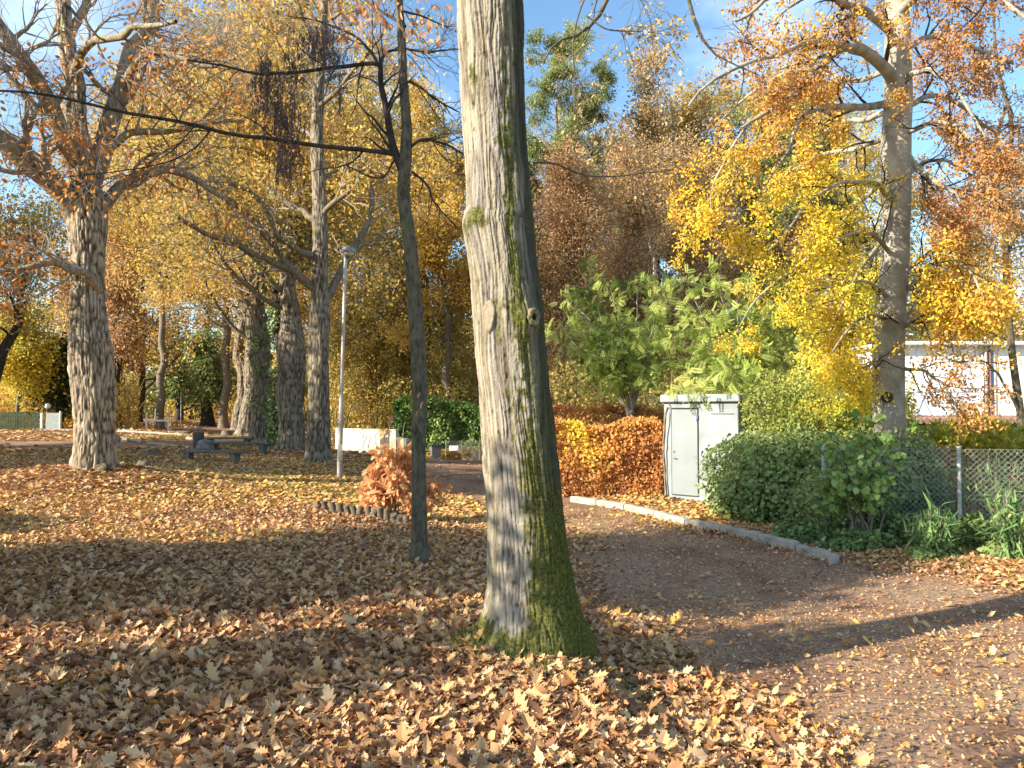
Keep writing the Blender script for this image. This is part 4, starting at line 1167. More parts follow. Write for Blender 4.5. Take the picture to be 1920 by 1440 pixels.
# ------------------------------------------------------------------ grey transformer cabin
def cabin():
    A = np.array([3.2, 16.2]); ang = math.radians(-43)
    z0 = float(g0(3.5, 15.7)) - .12
    wdt, dep, hgt = 1.68, 1.2, 2.15
    root = empty('transformer_cabin', (A[0], A[1], z0), 'pale grey metal utility cabin with a narrow door between orange hedge and ivy', 'utility cabin', rz=ang)
    # local: x along the front, y into the depth
    paint = mat_plain('pale_grey_paint', (.275, .315, .32), .5, .32, 2.2, bump=.1, spec=.4)
    paint2 = mat_plain('door_grey_paint', (.225, .255, .26), .45, .12, 1.6, spec=.4)
    dk = mat_plain('dark_gap', (.05, .05, .05), .8)
    MB().box((wdt / 2, dep / 2, hgt / 2), (wdt, dep, hgt), bev=.012).build('body', paint, root)
    lid = MB().box((wdt / 2, dep / 2, hgt + .085), (wdt + .12, dep + .12, .16), bev=.015).build('roof', paint, root)
    MB().box((wdt / 2, -.048, hgt + .012), (wdt + .03, .03, .022)).build('shadow_gap', dk, lid)
    MB().box((.48, .02, .055), (.9, .06, .07)).build('plinth', mat_plain('plinth_concrete', (.3, .29, .27), .9), root)
    d = MB().box((.50, -.012, 1.13), (.60, .028, 1.76), bev=.006).build('door', paint2, root)
    fr = MB()
    for x in (.188, .812): fr.box((x, -.004, 1.13), (.007, .02, 1.78))
    for z in (.235, 2.025): fr.box((.50, -.004, z), (.62, .02, .008))
    fr.build('door_gap', dk, root)
    MB().box((.50, -.030, 2.04), (.62, .05, .012)).build('drip_edge', mat_plain('dark_drip', (.12, .12, .11), .6), root)
    MB().box((.47, -.031, 1.52), (.085, .006, .16)).build('notice', mat_plain('paper_notice', (.75, .72, .55), .7, .05), d)
    MB().box((.79, -.031, 1.83), (.016, .008, .13)).build('sticker', mat_plain('blue_strip', (.10, .10, .38), .6), d)
    hb = MB(); hb.tube([(.262, -.020, 1.00), (.262, -.065, 1.00), (.33, -.068, 1.0)], .009, 8)
    hb.build('handle', mat_plain('dull_steel', (.16, .16, .15), .4, metal=.8), d)
    MB().box((.262, -.029, 1.13), (.03, .006, .045)).build('lock', mat_plain('lock_plate', (.12, .12, .11), .4, metal=.6), d)
    for z in (.45, 1.85): MB().tube([(.806, -.032, z - .04), (.806, -.032, z + .04)], .01, 8).build('hinge', paint2, d)
    MB().box((1.35, -.006, 1.92), (.5, .012, .012)).build('vent_slot', dk, root)
    # two dry ivy stems climbing the left corner
    v = MB()
    v.tube(resample([(.06, -.02, 0), (.02, -.03, .7), (.0, -.02, 1.3), (.03, -.025, 1.9), (.10, -.02, 2.06)], 24), .014, 6)
    v.tube(resample([(.10, -.02, .0), (.07, -.03, .8), (.09, -.02, 1.4), (.16, -.025, 2.0), (.15, -.02, 2.1), (.12, -.02, 2.12)], 24), .010, 6)
    v.tube(resample([(-.1, -.1, -.02), (.15, -.06, .05), (.4, -.05, .03), (.62, -.09, .0)], 24), .011, 6)
    v.rough(.03, 9, 3)
    tag(v.build('dry_creeper', B['twig'], None, (A[0], A[1], z0), True), 'bare dry creeper stems climbing the left corner of the grey cabin', 'creeper')
    o = bpy.data.objects['dry_creeper']; o.rotation_euler = (0, 0, ang)
    # mossy lid slab seen on top
    c = at(1335, 738, 15.9)
    s = MB(); s.box((wdt * .72, dep * .6, hgt + .19), (.6, .4, .07), bev=.02); s.rough(.03, 5, 8)
    o = s.build('moss_cushion', mat_plain('brown_moss', (.26, .20, .04), .9, .5, 9, bump=.8), None, (A[0], A[1], z0))
    o.rotation_euler = (0, 0, ang); tag(o, 'brownish moss cushion lying on the cabin roof', 'moss')
cabin()

# ------------------------------------------------------------------ ivy mound, shrubs and chain-link fence on the right
b = gp(1420, 13.2)
bush('ivy_mound', 'big rounded mass of glossy ivy hugging the right side of the grey cabin', 'ivy', b,
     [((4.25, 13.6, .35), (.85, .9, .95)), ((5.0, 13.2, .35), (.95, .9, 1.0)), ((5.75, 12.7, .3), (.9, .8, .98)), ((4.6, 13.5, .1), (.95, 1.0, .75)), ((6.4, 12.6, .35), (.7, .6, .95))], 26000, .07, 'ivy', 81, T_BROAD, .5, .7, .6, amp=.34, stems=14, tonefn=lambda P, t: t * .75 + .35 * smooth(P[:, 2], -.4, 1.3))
b = gp(1500, 11.9)
bush('privet_shrub', 'small leaved dull olive shrub leaning out of the ivy mass', 'shrub', b,
     [((4.85, 12.05, .15), (.42, .35, .55)), ((5.25, 11.9, .0), (.40, .3, .5))], 4200, .055, 'ivy', 82, T_HEX, .5, .2, .4, amp=.35, stems=16, stem_r=.008, gaps=.42)
b = gp(1400, 15.8)
bush('privet_shrub', 'bushy yellow green shrub rising above the ivy behind the cabin corner', 'shrub', b,
     [((5.2, 14.9, 1.55), (.85, .8, .75)), ((6.1, 14.8, 1.75), (.9, .8, .85)), ((6.9, 14.9, 1.5), (.8, .8, .9)), ((5.6, 14.4, 1.1), (.9, .7, .6)), ((6.6, 14.3, .9), (1.0, .7, .7))], 26000, .062, 'lightgreen', 83, T_HEX, .5, .2, .35, amp=.35, stems=30, gaps=.36)
# big leaved shrub with several bare stems
def hazel():
    Y0 = 10.9
    bp = gp(1612, Y0)
    rs = np.random.RandomState(12)
    tips = [(1590, 905, -.1), (1640, 815, 0), (1560, 850, .1), (1610, 790, .1), (1660, 830, -.2), (1580, 830, 0), (1690, 800, .2), (1540, 900, 0), (1625, 870, -.2)]
    limbs = []
    for i, (px, py, d) in enumerate(tips):
        s = bp + np.array([rs.normal() * .10, rs.normal() * .08, -.05])
        e = at(px, py, Y0 + d)
        limbs.append(([s, s + np.array([(e[0] - s[0]) * .25, 0, .45]), e], .016, .005))
    for (px, py, qx, qy) in [(1575, 850, 1600, 1000)]:
        limbs.append(([bp, at(qx, qy, Y0 - .1), at(px, py, Y0 - .2)], .012, .004))
    pts = [bp + np.array([0, 0, -.05]), bp + np.array([.02, 0, .5]), at(1630, 850, Y0)]
    t = build_tree('hazel_bush', 'broad leaved green bush on a fan of bare stems in front of the wire fence', 'shrub', bp, (pts, [.022, .018, .008]), limbs, seed=13, bark=B['grey'], twigbark=B['grey'], ktr=10, ntr=16, kl=5, flare=.1,
                   sec=dict(m=7, L=.5, ang=(.5, 1.1), up=.05, wander=.2, t0=.35, rmin=.003, rr=.5), tw=dict(m=4, L=.2, ang=(.5, 1.1), up=0, wander=.2, rmin=.002),
                   leaf=dict(n=3, size=.10, tmpl=T_BROAD, jit=.03, droop=.5, flat=.45, tone=(0.1, .8), curl=.3), leafmat=L['laurel'])
hazel()

def fence_run(name, label, cat, pts, h, posts, wire=.003, cell=.082, lab2=None):
    base = np.array([pts[0][0], pts[0][1], float(g0(*pts[0]))])
    root = empty(name, base, label, cat)
    m = MB()
    W = []
    for (a, b_) in zip(pts[:-1], pts[1:]):
        a = np.array(a); b_ = np.array(b_); ln = np.linalg.norm(b_ - a); d = (b_ - a) / ln
        za, zb = float(g0(*a)), float(g0(*b_))
        nrm = np.array([-d[1], d[0]])
        def pt(s, z, off=0): return (*(a + d * s + nrm * off), za + (zb - za) * s / ln + z)
        nn = int((ln + h) / cell)
        for sgn in (1, -1):
            for i in range(nn):
                s0 = -h + i * cell if sgn > 0 else i * cell
                # wire from (s0, 0) rising to (s0 + sgn h, h), clipped
                s1 = s0 + sgn * h
                t0, t1 = 0., 1.
                lo, hi = min(s0, s1), max(s0, s1)
                if hi < 0 or lo > ln: continue
                ts = sorted([(0 - s0) / (s1 - s0), (ln - s0) / (s1 - s0)])
                t0 = max(0, ts[0]); t1 = min(1, ts[1])
                if t1 - t0 < .02: continue
                W.append(np.array([pt(s0 + (s1 - s0) * t, .04 + h * t, .004 * sgn + .012 * math.sin(7 * (s0 + (s1 - s0) * t) + 3 * t)) for t in np.linspace(t0, t1, 6)]))
        for z in (.04, h * .5, h + .04):
            W.append(np.array([pt(s, z) for s in np.linspace(0, ln, 6)]))
    W = np.array(W)
    V, Q = tubes(W, np.full(W.shape[:2], wire), 4)
    gal = mat_plain('galvanised_wire', (.34, .35, .34), .5, .3, 3, metal=.3)
    obj('wire_mesh', mesh_np('wire_mesh', [(V - base, Q)], None, True), gal, root)
    pm = mat_plain('concrete_post', (.45, .46, .44), .7, .3, 14)
    for (x, y) in posts:
        z = float(g0(x, y))
        mm = MB(); mm.tube([(0, 0, -.15), (0, 0, h * .5), (0, 0, h + .08)], .028, 10); mm.box((0, 0, h + .085), (.06, .06, .012), bev=.003)
        mm.build('fence_post', pm, root, tuple(np.array([x, y, z]) - base))
    return root
fence_run('chain_link_fence', 'grey diamond wire mesh fence with round posts on the right, overgrown with bamboo', 'fence', [(4.9, 12.2), (6.62, 11.55), (10.5, 10.2)], 1.28, [(4.95, 12.25), (6.66, 11.48), (9.0, 10.75)])

def bamboo(label, px, Y, nst, h, spread, seed, size=.20):
    rs = np.random.RandomState(seed)
    b = gp(px, Y)
    t = empty('bamboo_clump', b, label, 'bamboo')
    st = []
    for i in range(nst):
        a = rs.uniform(0, 2 * math.pi); q = rs.uniform(.1, 1) * spread
        s = b + np.array([math.cos(a) * .12, math.sin(a) * .1, -.05])
        e = b + np.array([math.cos(a) * q, math.sin(a) * q * .7, h * rs.uniform(.45, 1) * (1 - .35 * q / spread)])
        st.append(resample([s, (s + e) / 2 + np.array([0, 0, h * .15]), e], 9))
    st = np.array(st)
    V, Q = tubes(st, np.full(st.shape[:2], .004), 4)
    obj('canes', mesh_np('canes', [(V - b, Q)], None, True), B['twig'], t)
    pos, T = on_lines(rs, st, 11, .02, .2)
    n = len(pos)
    out = norm(pos - b + rs.normal(size=pos.shape) * .25)
    X = norm(out * .8 + rand_dirs(rs, n) * .5 + np.array([0, 0, -.25]))
    VV, FF, tn = scatter(T_BLADE, pos - b, X, norm(np.array([0, 0, 1.0]) + rand_dirs(rs, n) * .4), rs.uniform(.6, 1.25, n) * size, 1.5, .9, rs)
    obj('foliage', mesh_np('foliage', [(VV, FF)], {'tone': [tn]}), L['bamboo'], t)
bamboo('rounded clump of narrow leaved bamboo at the foot of the fence', 1745, 10.0, 42, .75, .38, 1)
bamboo('tall bamboo clump against the fence at the right edge', 1900, 9.7, 46, 1.05, .50, 2)
bamboo('thin bamboo canes growing through the wire left of the round fence post', 1770, 11.9, 30, 1.25, .55, 3, .16)
bamboo('loose bamboo spray reaching up behind the wire right of the round fence post', 1870, 11.6, 36, 1.5, .6, 4, .17)
for (px, Y, r, n, lab, s) in [(1822, 10.5, (.26, .2, .30), 1500, 'dark ivy clump at the foot of the fence post between two bamboo clumps', 5), (1745, 9.85, (.30, .16, .12), 700, 'low ivy patch creeping in front of the rounded bamboo clump', 6),
                              (1600, 10.6, (.55, .22, .16), 1800, 'low ivy carpet under the bare stems of the broad leaved bush', 7), (1870, 9.75, (.2, .15, .16), 600, 'small ivy tuft in front of the right edge bamboo', 8),
                              (1700, 11.0, (.7, .3, .3), 2600, 'knee high ivy bank along the foot of the wire mesh', 9), (1500, 11.3, (.45, .3, .2), 1400, 'low green creeper at the foot of the olive shrub', 10)]:
    b = gp(px, Y)
    bush('ivy_patch', lab, 'ivy', b, [(b + np.array([0, 0, r[2] * .5]), r)], n, .065, 'ivy', 90 + s, T_BROAD, .3, .4, .7, amp=.3, stems=4, stem_r=.006)
b = gp(1760, 14.5)
bush('undergrowth_shrub', 'twiggy dry shrub with pale leaves seen through the wire fence', 'shrub', b, [((7.7, 13.6, .35), (.9, .6, .8)), ((9.2, 13.0, .3), (1.0, .6, .8)), ((6.9, 13.3, .2), (.7, .5, .7))], 7000, .07, 'tan', 84, T_HEX, .8, .2, .3, stems=34, gaps=.40)
b = gp(1800, 15.5)
bush('undergrowth_shrub', 'mid green loose shrub behind the fence under the yellow beech branches', 'shrub', b, [((8.6, 15.2, .6), (1.3, .8, .9)), ((10.3, 14.6, .6), (1.3, .8, .9)), ((7.3, 15.2, .5), (1.0, .7, .8))], 9000, .085, 'lightgreen', 85, T_HEX, .8, .2, .3, stems=34, gaps=.38)
b = gp(1860, 15.0)
bush('laurel_shrub', 'light tipped laurel shrub poking above the fence near the right edge', 'shrub', b, [((9.2, 14.9, 1.0), (.9, .5, .42)), ((8.4, 15.0, .95), (.5, .4, .35))], 1600, .13, 'yellow', 86, T_HEX, .8, -.6, .2, stems=14, gaps=.42, tone=(0, .5))

# ------------------------------------------------------------------ house
def house():
    Y0 = 28.0
    x0 = at(1668, 700, Y0)[0]; x1 = at(2060, 700, Y0)[0]
    zt = at(1800, 648, Y0)[2]; zb = at(1800, 783, Y0)[2]; zg_ = -.9
    root = empty('white_house', ((x0 + x1) / 2, Y0, zg_), 'flat white rendered house wall behind the smooth barked tree at right', 'house')
    o = np.array([(x0 + x1) / 2, Y0, zg_])
    wht = mat_plain('white_render', (.84, .85, .86), .75, .06, 1.3, bump=.15)
    MB().box(((x0 + x1) / 2 - o[0], 3.0, (zt - zg_) / 2), (x1 - x0, 6.0, zt - zg_)).build('wall', wht, root)
    MB().box((0, 2.9, zt - zg_ + .06), (x1 - x0 + .5, 6.6, .14), bev=.02).build('roof', mat_plain('roof_edge', (.72, .72, .72), .6), root)
    jm = mat_plain('panel_joint', (.42, .42, .42), .8)
    j = MB()
    for py in (735,):
        z = at(1800, py, Y0)[2] - zg_; j.box((0, -.004, z), (x1 - x0 - .1, .012, .03))
    j.build('joint', jm, root)
    xa, xb = at(1843, 700, Y0)[0] - o[0], at(1862, 700, Y0)[0] - o[0]
    w_ = MB().box(((xa + xb) / 2, -.01, (zb + zt) / 2 - zg_ - .05), (xb - xa, .04, zt - zb - .25), bev=.004).build('window', mat_plain('blue_grey_shutter', (.20, .28, .40), .35, .1), root)
    fm = MB()
    for x in (xa - .03, xb + .03): fm.box((x, -.02, (zb + zt) / 2 - zg_ - .05), (.05, .07, zt - zb - .18))
    fm.build('frame', wht, w_)
    p1 = MB()
    p1.tube([(at(1831, 0, Y0)[0] - o[0], -.10, .1), (at(1831, 0, Y0)[0] - o[0], -.10, zt - zg_ + .55)], .05, 12)
    p1.build('downpipe', mat_plain('zinc_pipe', (.50, .42, .40), .4, .2, metal=.3), root, smooth_flag=True)
    p2 = MB(); p2.tube([(at(1839, 0, Y0)[0] - o[0], -.09, .1), (at(1839, 0, Y0)[0] - o[0], -.09, zt - zg_ + .25)], .035, 12)
    p2.build('downpipe', mat_plain('brown_pipe', (.22, .12, .10), .5, .2), root, smooth_flag=True)
    # low tiled garage roof line in front of the wall
    xa, xb = at(1705, 780, 25)[0], at(2020, 780, 25)[0]; z = at(1800, 786, 25)[2]
    g = empty('garage', ((xa + xb) / 2, 25, -.8), 'low garden shed with a thin red tiled roof edge below the white wall', 'shed')
    MB().box((0, 1.2, (z + .8 - .1) / 2), (xb - xa - .3, 2.2, z + .8 - .1)).build('wall', mat_plain('shed_wood', (.14, .11, .07), .9, .3, 5), g)
    rr = MB()
    n = 26
    for i in range(n):
        rr.tube([(-(xb - xa) / 2 + (i + .5) * (xb - xa) / n, -.1, z + .8 - .05), (-(xb - xa) / 2 + (i + .5) * (xb - xa) / n, 1.6, z + .8 + .02)], (xb - xa) / n * .5, 8)
    rr.build('roof', mat_plain('red_tiles', (.34, .20, .14), .8, .4, 7), g, smooth_flag=True)
house()

# ------------------------------------------------------------------ smooth barked beech on the right
def beech():
    Y0 = 13.0; k = Y0 / F
    tr = [(1668, 985, 44), (1668, 900, 33), (1668, 840, 30), (1667, 780, 28.5), (1666, 700, 28), (1666, 620, 28.5), (1670, 560, 27), (1677, 500, 25), (1680, 440, 24), (1681, 360, 26), (1680, 300, 27), (1681, 240, 26), (1684, 180, 25),
          (1682, 120, 24.5), (1683, 60, 22), (1681, 0, 21), (1680, -120, 19), (1684, -260, 16), (1690, -450, 9), (1700, -620, 3)]
    pts = [at(a, b, Y0) for a, b, c in tr]; rad = [c * k for a, b, c in tr]
    base = np.array([pts[0][0], Y0, float(g0(pts[0][0], Y0))])
    limbs = [(PLN(Y0, [(1690, 165), (1650, 120, -.3), (1625, 95, -.5), (1585, 88, -.7), (1560, 110, -.8), (1530, 150, -1), (1500, 175, -1.2), (1440, 210, -1.4), (1390, 240, -1.5)]), 12 * k, 2 * k),
             (PLN(Y0, [(1660, 195), (1620, 200, -.4), (1560, 205, -.9), (1510, 215, -1.3), (1495, 235, -1.4), (1482, 270, -1.5), (1465, 300, -1.6), (1440, 340, -1.7)]), 7.5 * k, 1.5 * k),
             (PLN(Y0, [(1700, 285), (1725, 320, -.2), (1760, 345, -.4), (1790, 362, -.5), (1800, 385, -.6), (1815, 420, -.7)]), 6 * k, 2 * k),
             (PLN(Y0, [(1640, 100), (1540, 92, -1.5), (1480, 100, -2.2), (1400, 125, -3), (1330, 160, -3.4), (1290, 200, -3.6)]), 6 * k, 1.2 * k),
             (PLN(Y0, [(1690, 620), (1700, 608, -.2), (1730, 590, -.5), (1800, 580, -.8)]), 5 * k, 1.5 * k),
             (PLN(Y0, [(1680, 30), (1740, -20, -.8), (1820, -30, -1.4), (1900, 20, -1.8), (1960, 60, -2)]), 9 * k, 2 * k),
             (PLN(Y0, [(1690, 100), (1750, 70, .5), (1830, 90, 1), (1900, 120, 1.4)]), 6 * k, 2 * k),
             (PLN(Y0, [(1670, 60), (1600, 10, -.8), (1520, -20, -1.4), (1440, 0, -1.9), (1380, 40, -2.2)]), 8 * k, 2 * k),
             (PLN(Y0, [(1680, 380), (1640, 350, -.6), (1580, 345, -1.0), (1520, 380, -1.4), (1480, 430, -1.6), (1440, 470, -1.7)]), 5 * k, 1.2 * k),
             (PLN(Y0, [(1675, 480), (1640, 440, -.7), (1590, 440, -1.1), (1540, 480, -1.4), (1500, 510, -1.6)]), 4.5 * k, 1.2 * k),
             (PLN(Y0, [(1668, 560), (1630, 530, -.7), (1590, 540, -1.1), (1550, 580, -1.4)]), 4 * k, 1.2 * k),
             (PLN(Y0, [(1668, 600), (1630, 590, -.7), (1590, 620, -1.1), (1560, 660, -1.3)]), 4 * k, 1.2 * k),
             (PLN(Y0, [(1690, 560), (1740, 500, -.5), (1790, 520, -.9), (1830, 570, -1.1)]), 4 * k, 1.2 * k),
             (PLN(Y0, [(1690, 690), (1740, 700, -.6), (1780, 740, -.9), (1810, 790, -1.0)]), 3.5 * k, 1 * k),
             (PLN(Y0, [(1665, 670), (1620, 690, -.6), (1590, 720, -.8)]), 3.5 * k, 1 * k),
             (PLN(Y0, [(1695, 200), (1760, 180, .8), (1840, 230, 1.4), (1900, 290, 1.8)]), 6 * k, 2 * k),
             (PLN(Y0, [(1690, 150), (1740, 130, -1), (1800, 180, -1.8), (1850, 260, -2.2)]), 5 * k, 1.5 * k),
             (PLN(Y0, [(1670, 250), (1600, 280, 1), (1520, 300, 1.6), (1430, 360, 2.2)]), 6 * k, 1.5 * k),
             (PLN(Y0, [(1670, 130), (1600, 150, 1.2), (1500, 130, 2), (1400, 180, 2.6), (1330, 250, 3)]), 6 * k, 1.5 * k),
             (PLN(Y0, [(1670, 330), (1600, 400, 1.4), (1520, 470, 2.4), (1420, 560, 3.2), (1370, 640, 3.6)]), 5 * k, 1.2 * k),
             (PLN(Y0, [(1675, 420), (1620, 500, 1.2), (1570, 590, 2.0), (1540, 680, 2.6)]), 4.5 * k, 1.2 * k),
             (PLN(Y0, [(1670, 210), (1560, 240, 2), (1420, 300, 3.4), (1310, 390, 4.4), (1270, 470, 5)]), 6 * k, 1.2 * k),
             (PLN(Y0, [(1690, 600), (1740, 560, .8), (1800, 560, 1.4), (1850, 600, 1.8)]), 4 * k, 1.2 * k),
             (PLN(Y0, [(1690, 520), (1750, 470, -.8), (1810, 500, -1.2), (1850, 560, -1.5)]), 4 * k, 1.2 * k),
             (PLN(Y0, [(1665, 640), (1620, 700, .9), (1580, 760, 1.4)]), 4 * k, 1.2 * k),
             (PLN(Y0, [(1695, 330), (1760, 300, 1.4), (1840, 340, 2.4), (1900, 420, 3)]), 5 * k, 1.2 * k),
             (PLN(Y0, [(1695, 250), (1770, 230, -1.2), (1850, 280, -2.0), (1910, 350, -2.6)]), 5 * k, 1.2 * k),
             (PLN(Y0, [(1410, 220, -1.4), (1360, 300, -1.6), (1330, 380, -1.6), (1350, 440, -1.6)]), 2.5 * k, 1 * k)]
    def cull(p):
        px = 960 + F * p[:, 0] / p[:, 1]; py = 770 - F * (p[:, 2] - EYE) / p[:, 1]
        keep = np.ones(len(p), bool)
        keep &= ~((px > 1700) & (py > 250) & (fbm(p * 1.3, 9, 2) > .60))
        keep &= ~((px < 1420) & (py < 260) & (fbm(p * 1.3, 12, 2) > .55))
        keep &= ~((np.abs(px - 1683) < 42) & (py > 200) & (fbm(p * 1.9, 29, 2) > .36) & (p[:, 1] < Y0))
        keep &= py < 800
        keep &= fbm(p * 1.0, 77, 2) > .30
        return keep
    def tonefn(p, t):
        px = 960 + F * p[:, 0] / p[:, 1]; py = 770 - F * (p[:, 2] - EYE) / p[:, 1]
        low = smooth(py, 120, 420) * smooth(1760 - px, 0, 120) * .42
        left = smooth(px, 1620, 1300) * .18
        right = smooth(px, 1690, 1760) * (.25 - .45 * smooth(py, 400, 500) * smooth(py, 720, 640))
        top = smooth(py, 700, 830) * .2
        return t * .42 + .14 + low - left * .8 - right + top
    t = build_tree('beech_tree', 'smooth grey barked beech with yellow and copper sprays in front of the white house', 'tree', base, (pts, rad), limbs, seed=5, bark=B['beech'], twigbark=B['dark'], ktr=48, ntr=200, kl=6, bark_amp=.006, bark_f=2.4, flare=.25, crook=.05,
                   auto=dict(m=12, L=3.4, ang=(.8, 1.2), up=.0, wander=.13, t0=.62, t1=.97, rr=.3),
                   sec=dict(m=13, L=1.25, ang=(.5, 1.1), up=-.05, wander=.15, t0=.12, rmin=.005, rr=.45), tw=dict(m=6, L=.55, ang=(.5, 1.0), up=-.05, wander=.15, rmin=.0028),
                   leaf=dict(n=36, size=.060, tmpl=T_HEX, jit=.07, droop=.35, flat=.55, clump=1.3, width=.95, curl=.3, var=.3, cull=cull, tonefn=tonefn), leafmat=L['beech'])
    # branch scar on the lower trunk
    c = at(1664, 745, Y0 - 28 * k - .005)
    m = MB(); m.lathe([(.11, -.03), (.095, .012), (.065, .02), (.045, .006), (.03, -.03), (.0, -.05)], (0, 0, 0), 20)
    V, Q = m.parts[0]; V2 = V.copy(); V2[:, 1] = -V[:, 2]; V2[:, 2] = V[:, 1] * .85
    m.parts = [(V2, Q)]; m.rough(.02, 14, 4)
    m.build('knot_hole', B['dark'], t, tuple(c - base), True)
    # lower trunk clothed in ivy
    ivy_on(base, pts, rad, base[2], base[2] + 1.35, 2600, .075, 6, t, out=.07)
beech()

# ------------------------------------------------------------------ feathery green tree above the cabin
def feather_tree(label, px, Y, tips, seed, extra, n=7):
    b = gp(px, Y)
    limbs = []
    rs = np.random.RandomState(seed)
    topz = b[2] + 1.9
    fork = np.array([b[0] + .05, Y, topz])
    for (tx, ty, d) in tips:
        e = at(tx, ty, Y + d)
        m = fork + (e - fork) * .5 + np.array([0, 0, .35])
        limbs.append(([fork + rs.normal(size=3) * .05, m, e], .035, .008))
    pts = [b + np.array([0, 0, -.1]), b + np.array([.03, 0, .8]), fork, fork + np.array([.1, 0, .5])]
    build_tree('feathery_tree', label, 'tree', b, (pts, [.085, .07, .06, .03]), limbs, seed=seed, bark=B['beech'], twigbark=B['twig'], ktr=14, ntr=24, kl=5, flare=.2, crook=.08,
               sec=dict(m=7, L=1.1, ang=(.5, 1.1), up=.1, wander=.18, t0=.25, rmin=.006, rr=.45), tw=dict(m=3, L=.4, ang=(.5, 1.0), up=0, wander=.2, rmin=.004),
               leaf=dict(n=n, size=.26, tmpl=T_FROND, jit=.10, droop=.35, flat=.45, clump=1.1, width=1.0, curl=.3, var=.35), leafmat=L['fresh'], twig_on_limbs=6)
feather_tree('light green tree with feathery leaves on a thin pale trunk behind the orange hedges', 1178, 20.5,
             [(1045, 610, 0), (1062, 560, .5), (1090, 640, -.4), (1095, 520, .3), (1150, 560, -.5), (1130, 650, -.6), (1200, 520, .4), (1250, 560, -.3), (1180, 640, -1), (1240, 640, -.6), (1080, 570, .8), (1220, 600, .8), (1290, 600, 0), (1165, 700, -.5), (1270, 520, .5), (1215, 690, -.8)], 41, 0, 7)
feather_tree('second feathery light green tree leaning over the cabin roof', 1400, 18.6,
             [(1300, 560, 0), (1340, 520, .3), (1380, 560, -.5), (1320, 640, -.6), (1420, 540, .4), (1450, 600, -.3), (1280, 690, -.6), (1330, 700, -1), (1400, 650, -.8), (1480, 560, .6), (1500, 640, 0), (1430, 690, -.5), (1360, 600, 0), (1325, 715, -2.9), (1372, 700, -3.3), (1345, 735, -3.1), (1540, 590, .8), (1280, 620, 0), (1460, 520, .5)], 42, 0, 7)

# ------------------------------------------------------------------ trees of the background
PXH = lambda py, Y: (770 - py) / F * Y + EYE
def bg(name, label, px, Y, top, rpx, lopy, leafkey, bark, seed, group=None, n=22, size=None, m=22, droop=.25, flat=.3, tr=None, tone=(0, 1), up=.1, ang=(.8, 1.25), sm=7, tm=7, width=1.0, tmpl=T_QUAD, fall=.45, wander=.14, jit=.35, lean=(0, 0), cull=None, gap=.35):
    b = gp(px, Y)
    h = PXH(top, Y) - b[2]; r = rpx / F * Y; lo = max(.8, PXH(lopy, Y) - b[2])
    return crown_tree(name, label, 'tree', px, Y, h, r, min(lo, h * .8), leafkey, bark, seed, m=m, sm=sm, tm=tm, n=n, size=size or .0033 * Y + .06, tr=tr or .012 * h, up=up, droop=droop, flat=flat, group=group, tone=tone, ang=ang, width=width, tmpl=tmpl, fall=fall,
                      wander=wander, jit=jit, lean=lean, cull=cull, gap=gap)

# left side of the avenue and behind it
bg('field_maple', 'tall golden tree whose crown fills the gap right of the left oak', 300, 52, 190, 170, 580, 'gold', 'grey', 101, n=26, m=26)
bg('field_maple', 'golden tree with low brown fringe left of the benches, farther down the avenue', 262, 66, 300, 150, 735, 'gold', 'dark', 102, n=24, m=26)
bg('hornbeam', 'small dark trunked tree with hanging rust brown leaves right behind the left oak', 225, 55, 470, 95, 742, 'brown', 'dark', 103, n=20, droop=1.1, m=20, up=.15, ang=(.4, .9), tr=.26)
bg('field_maple', 'golden tree over the far end of the avenue, above the two cars', 390, 74, 300, 140, 690, 'gold', 'grey', 104, n=24, m=26)
bg('field_maple', 'yellow tree in the middle distance above the benches', 420, 58, 130, 150, 610, 'gold', 'grey', 105, n=26, m=26)
bg('field_maple', 'pale golden tree behind the tall straight oak, left of the lamp post', 560, 62, 150, 150, 660, 'gold', 'grey', 106, n=26, m=26)
bg('hornbeam', 'tree with drooping brown leaves behind the left oak trunk near the gate', 155, 62, 520, 90, 745, 'brown', 'dark', 107, n=18, droop=.8, m=18)
bg('dark_yew', 'dark evergreen beside the grey gate at far left', 118, 48, 640, 36, 790, 'dark', 'dark', 108, n=16, m=16, sm=6, tm=6, droop=.4)
bg('hazel_tree', 'yellow green bushy tree above the dark fence at the left edge', 30, 46, 620, 95, 775, 'yellow', 'grey', 109, n=18, m=26, tr=.12, up=.2, ang=(.3, 1.0))
bg('thicket_tree', 'brownish leafy thicket tree between the gate and the left oak', 165, 58, 640, 55, 790, 'tan', 'grey', 110, n=16, m=16)
bg('oak_tree', 'brown leaved tree with a dark forked trunk cut by the left edge of the picture', -25, 30, 430, 150, 640, 'olive', 'dark', 111, n=9, m=18, tr=.3, tone=(.2, 1), lean=(2.0, 0), ang=(.5, 1.0))
bg('ivy_tree', 'ivy covered tree at the far end of the avenue, beside the dark parked car', 390, 62, 640, 45, 765, 'ivy', 'dark', 112, n=14, m=22, sm=6, tm=5, tr=.5)
bg('ivy_tree', 'bushy dark ivy tree left of the parked car at the far end of the avenue', 335, 72, 660, 48, 772, 'ivy', 'dark', 113, n=14, m=22, sm=6, tm=5, tr=.4)
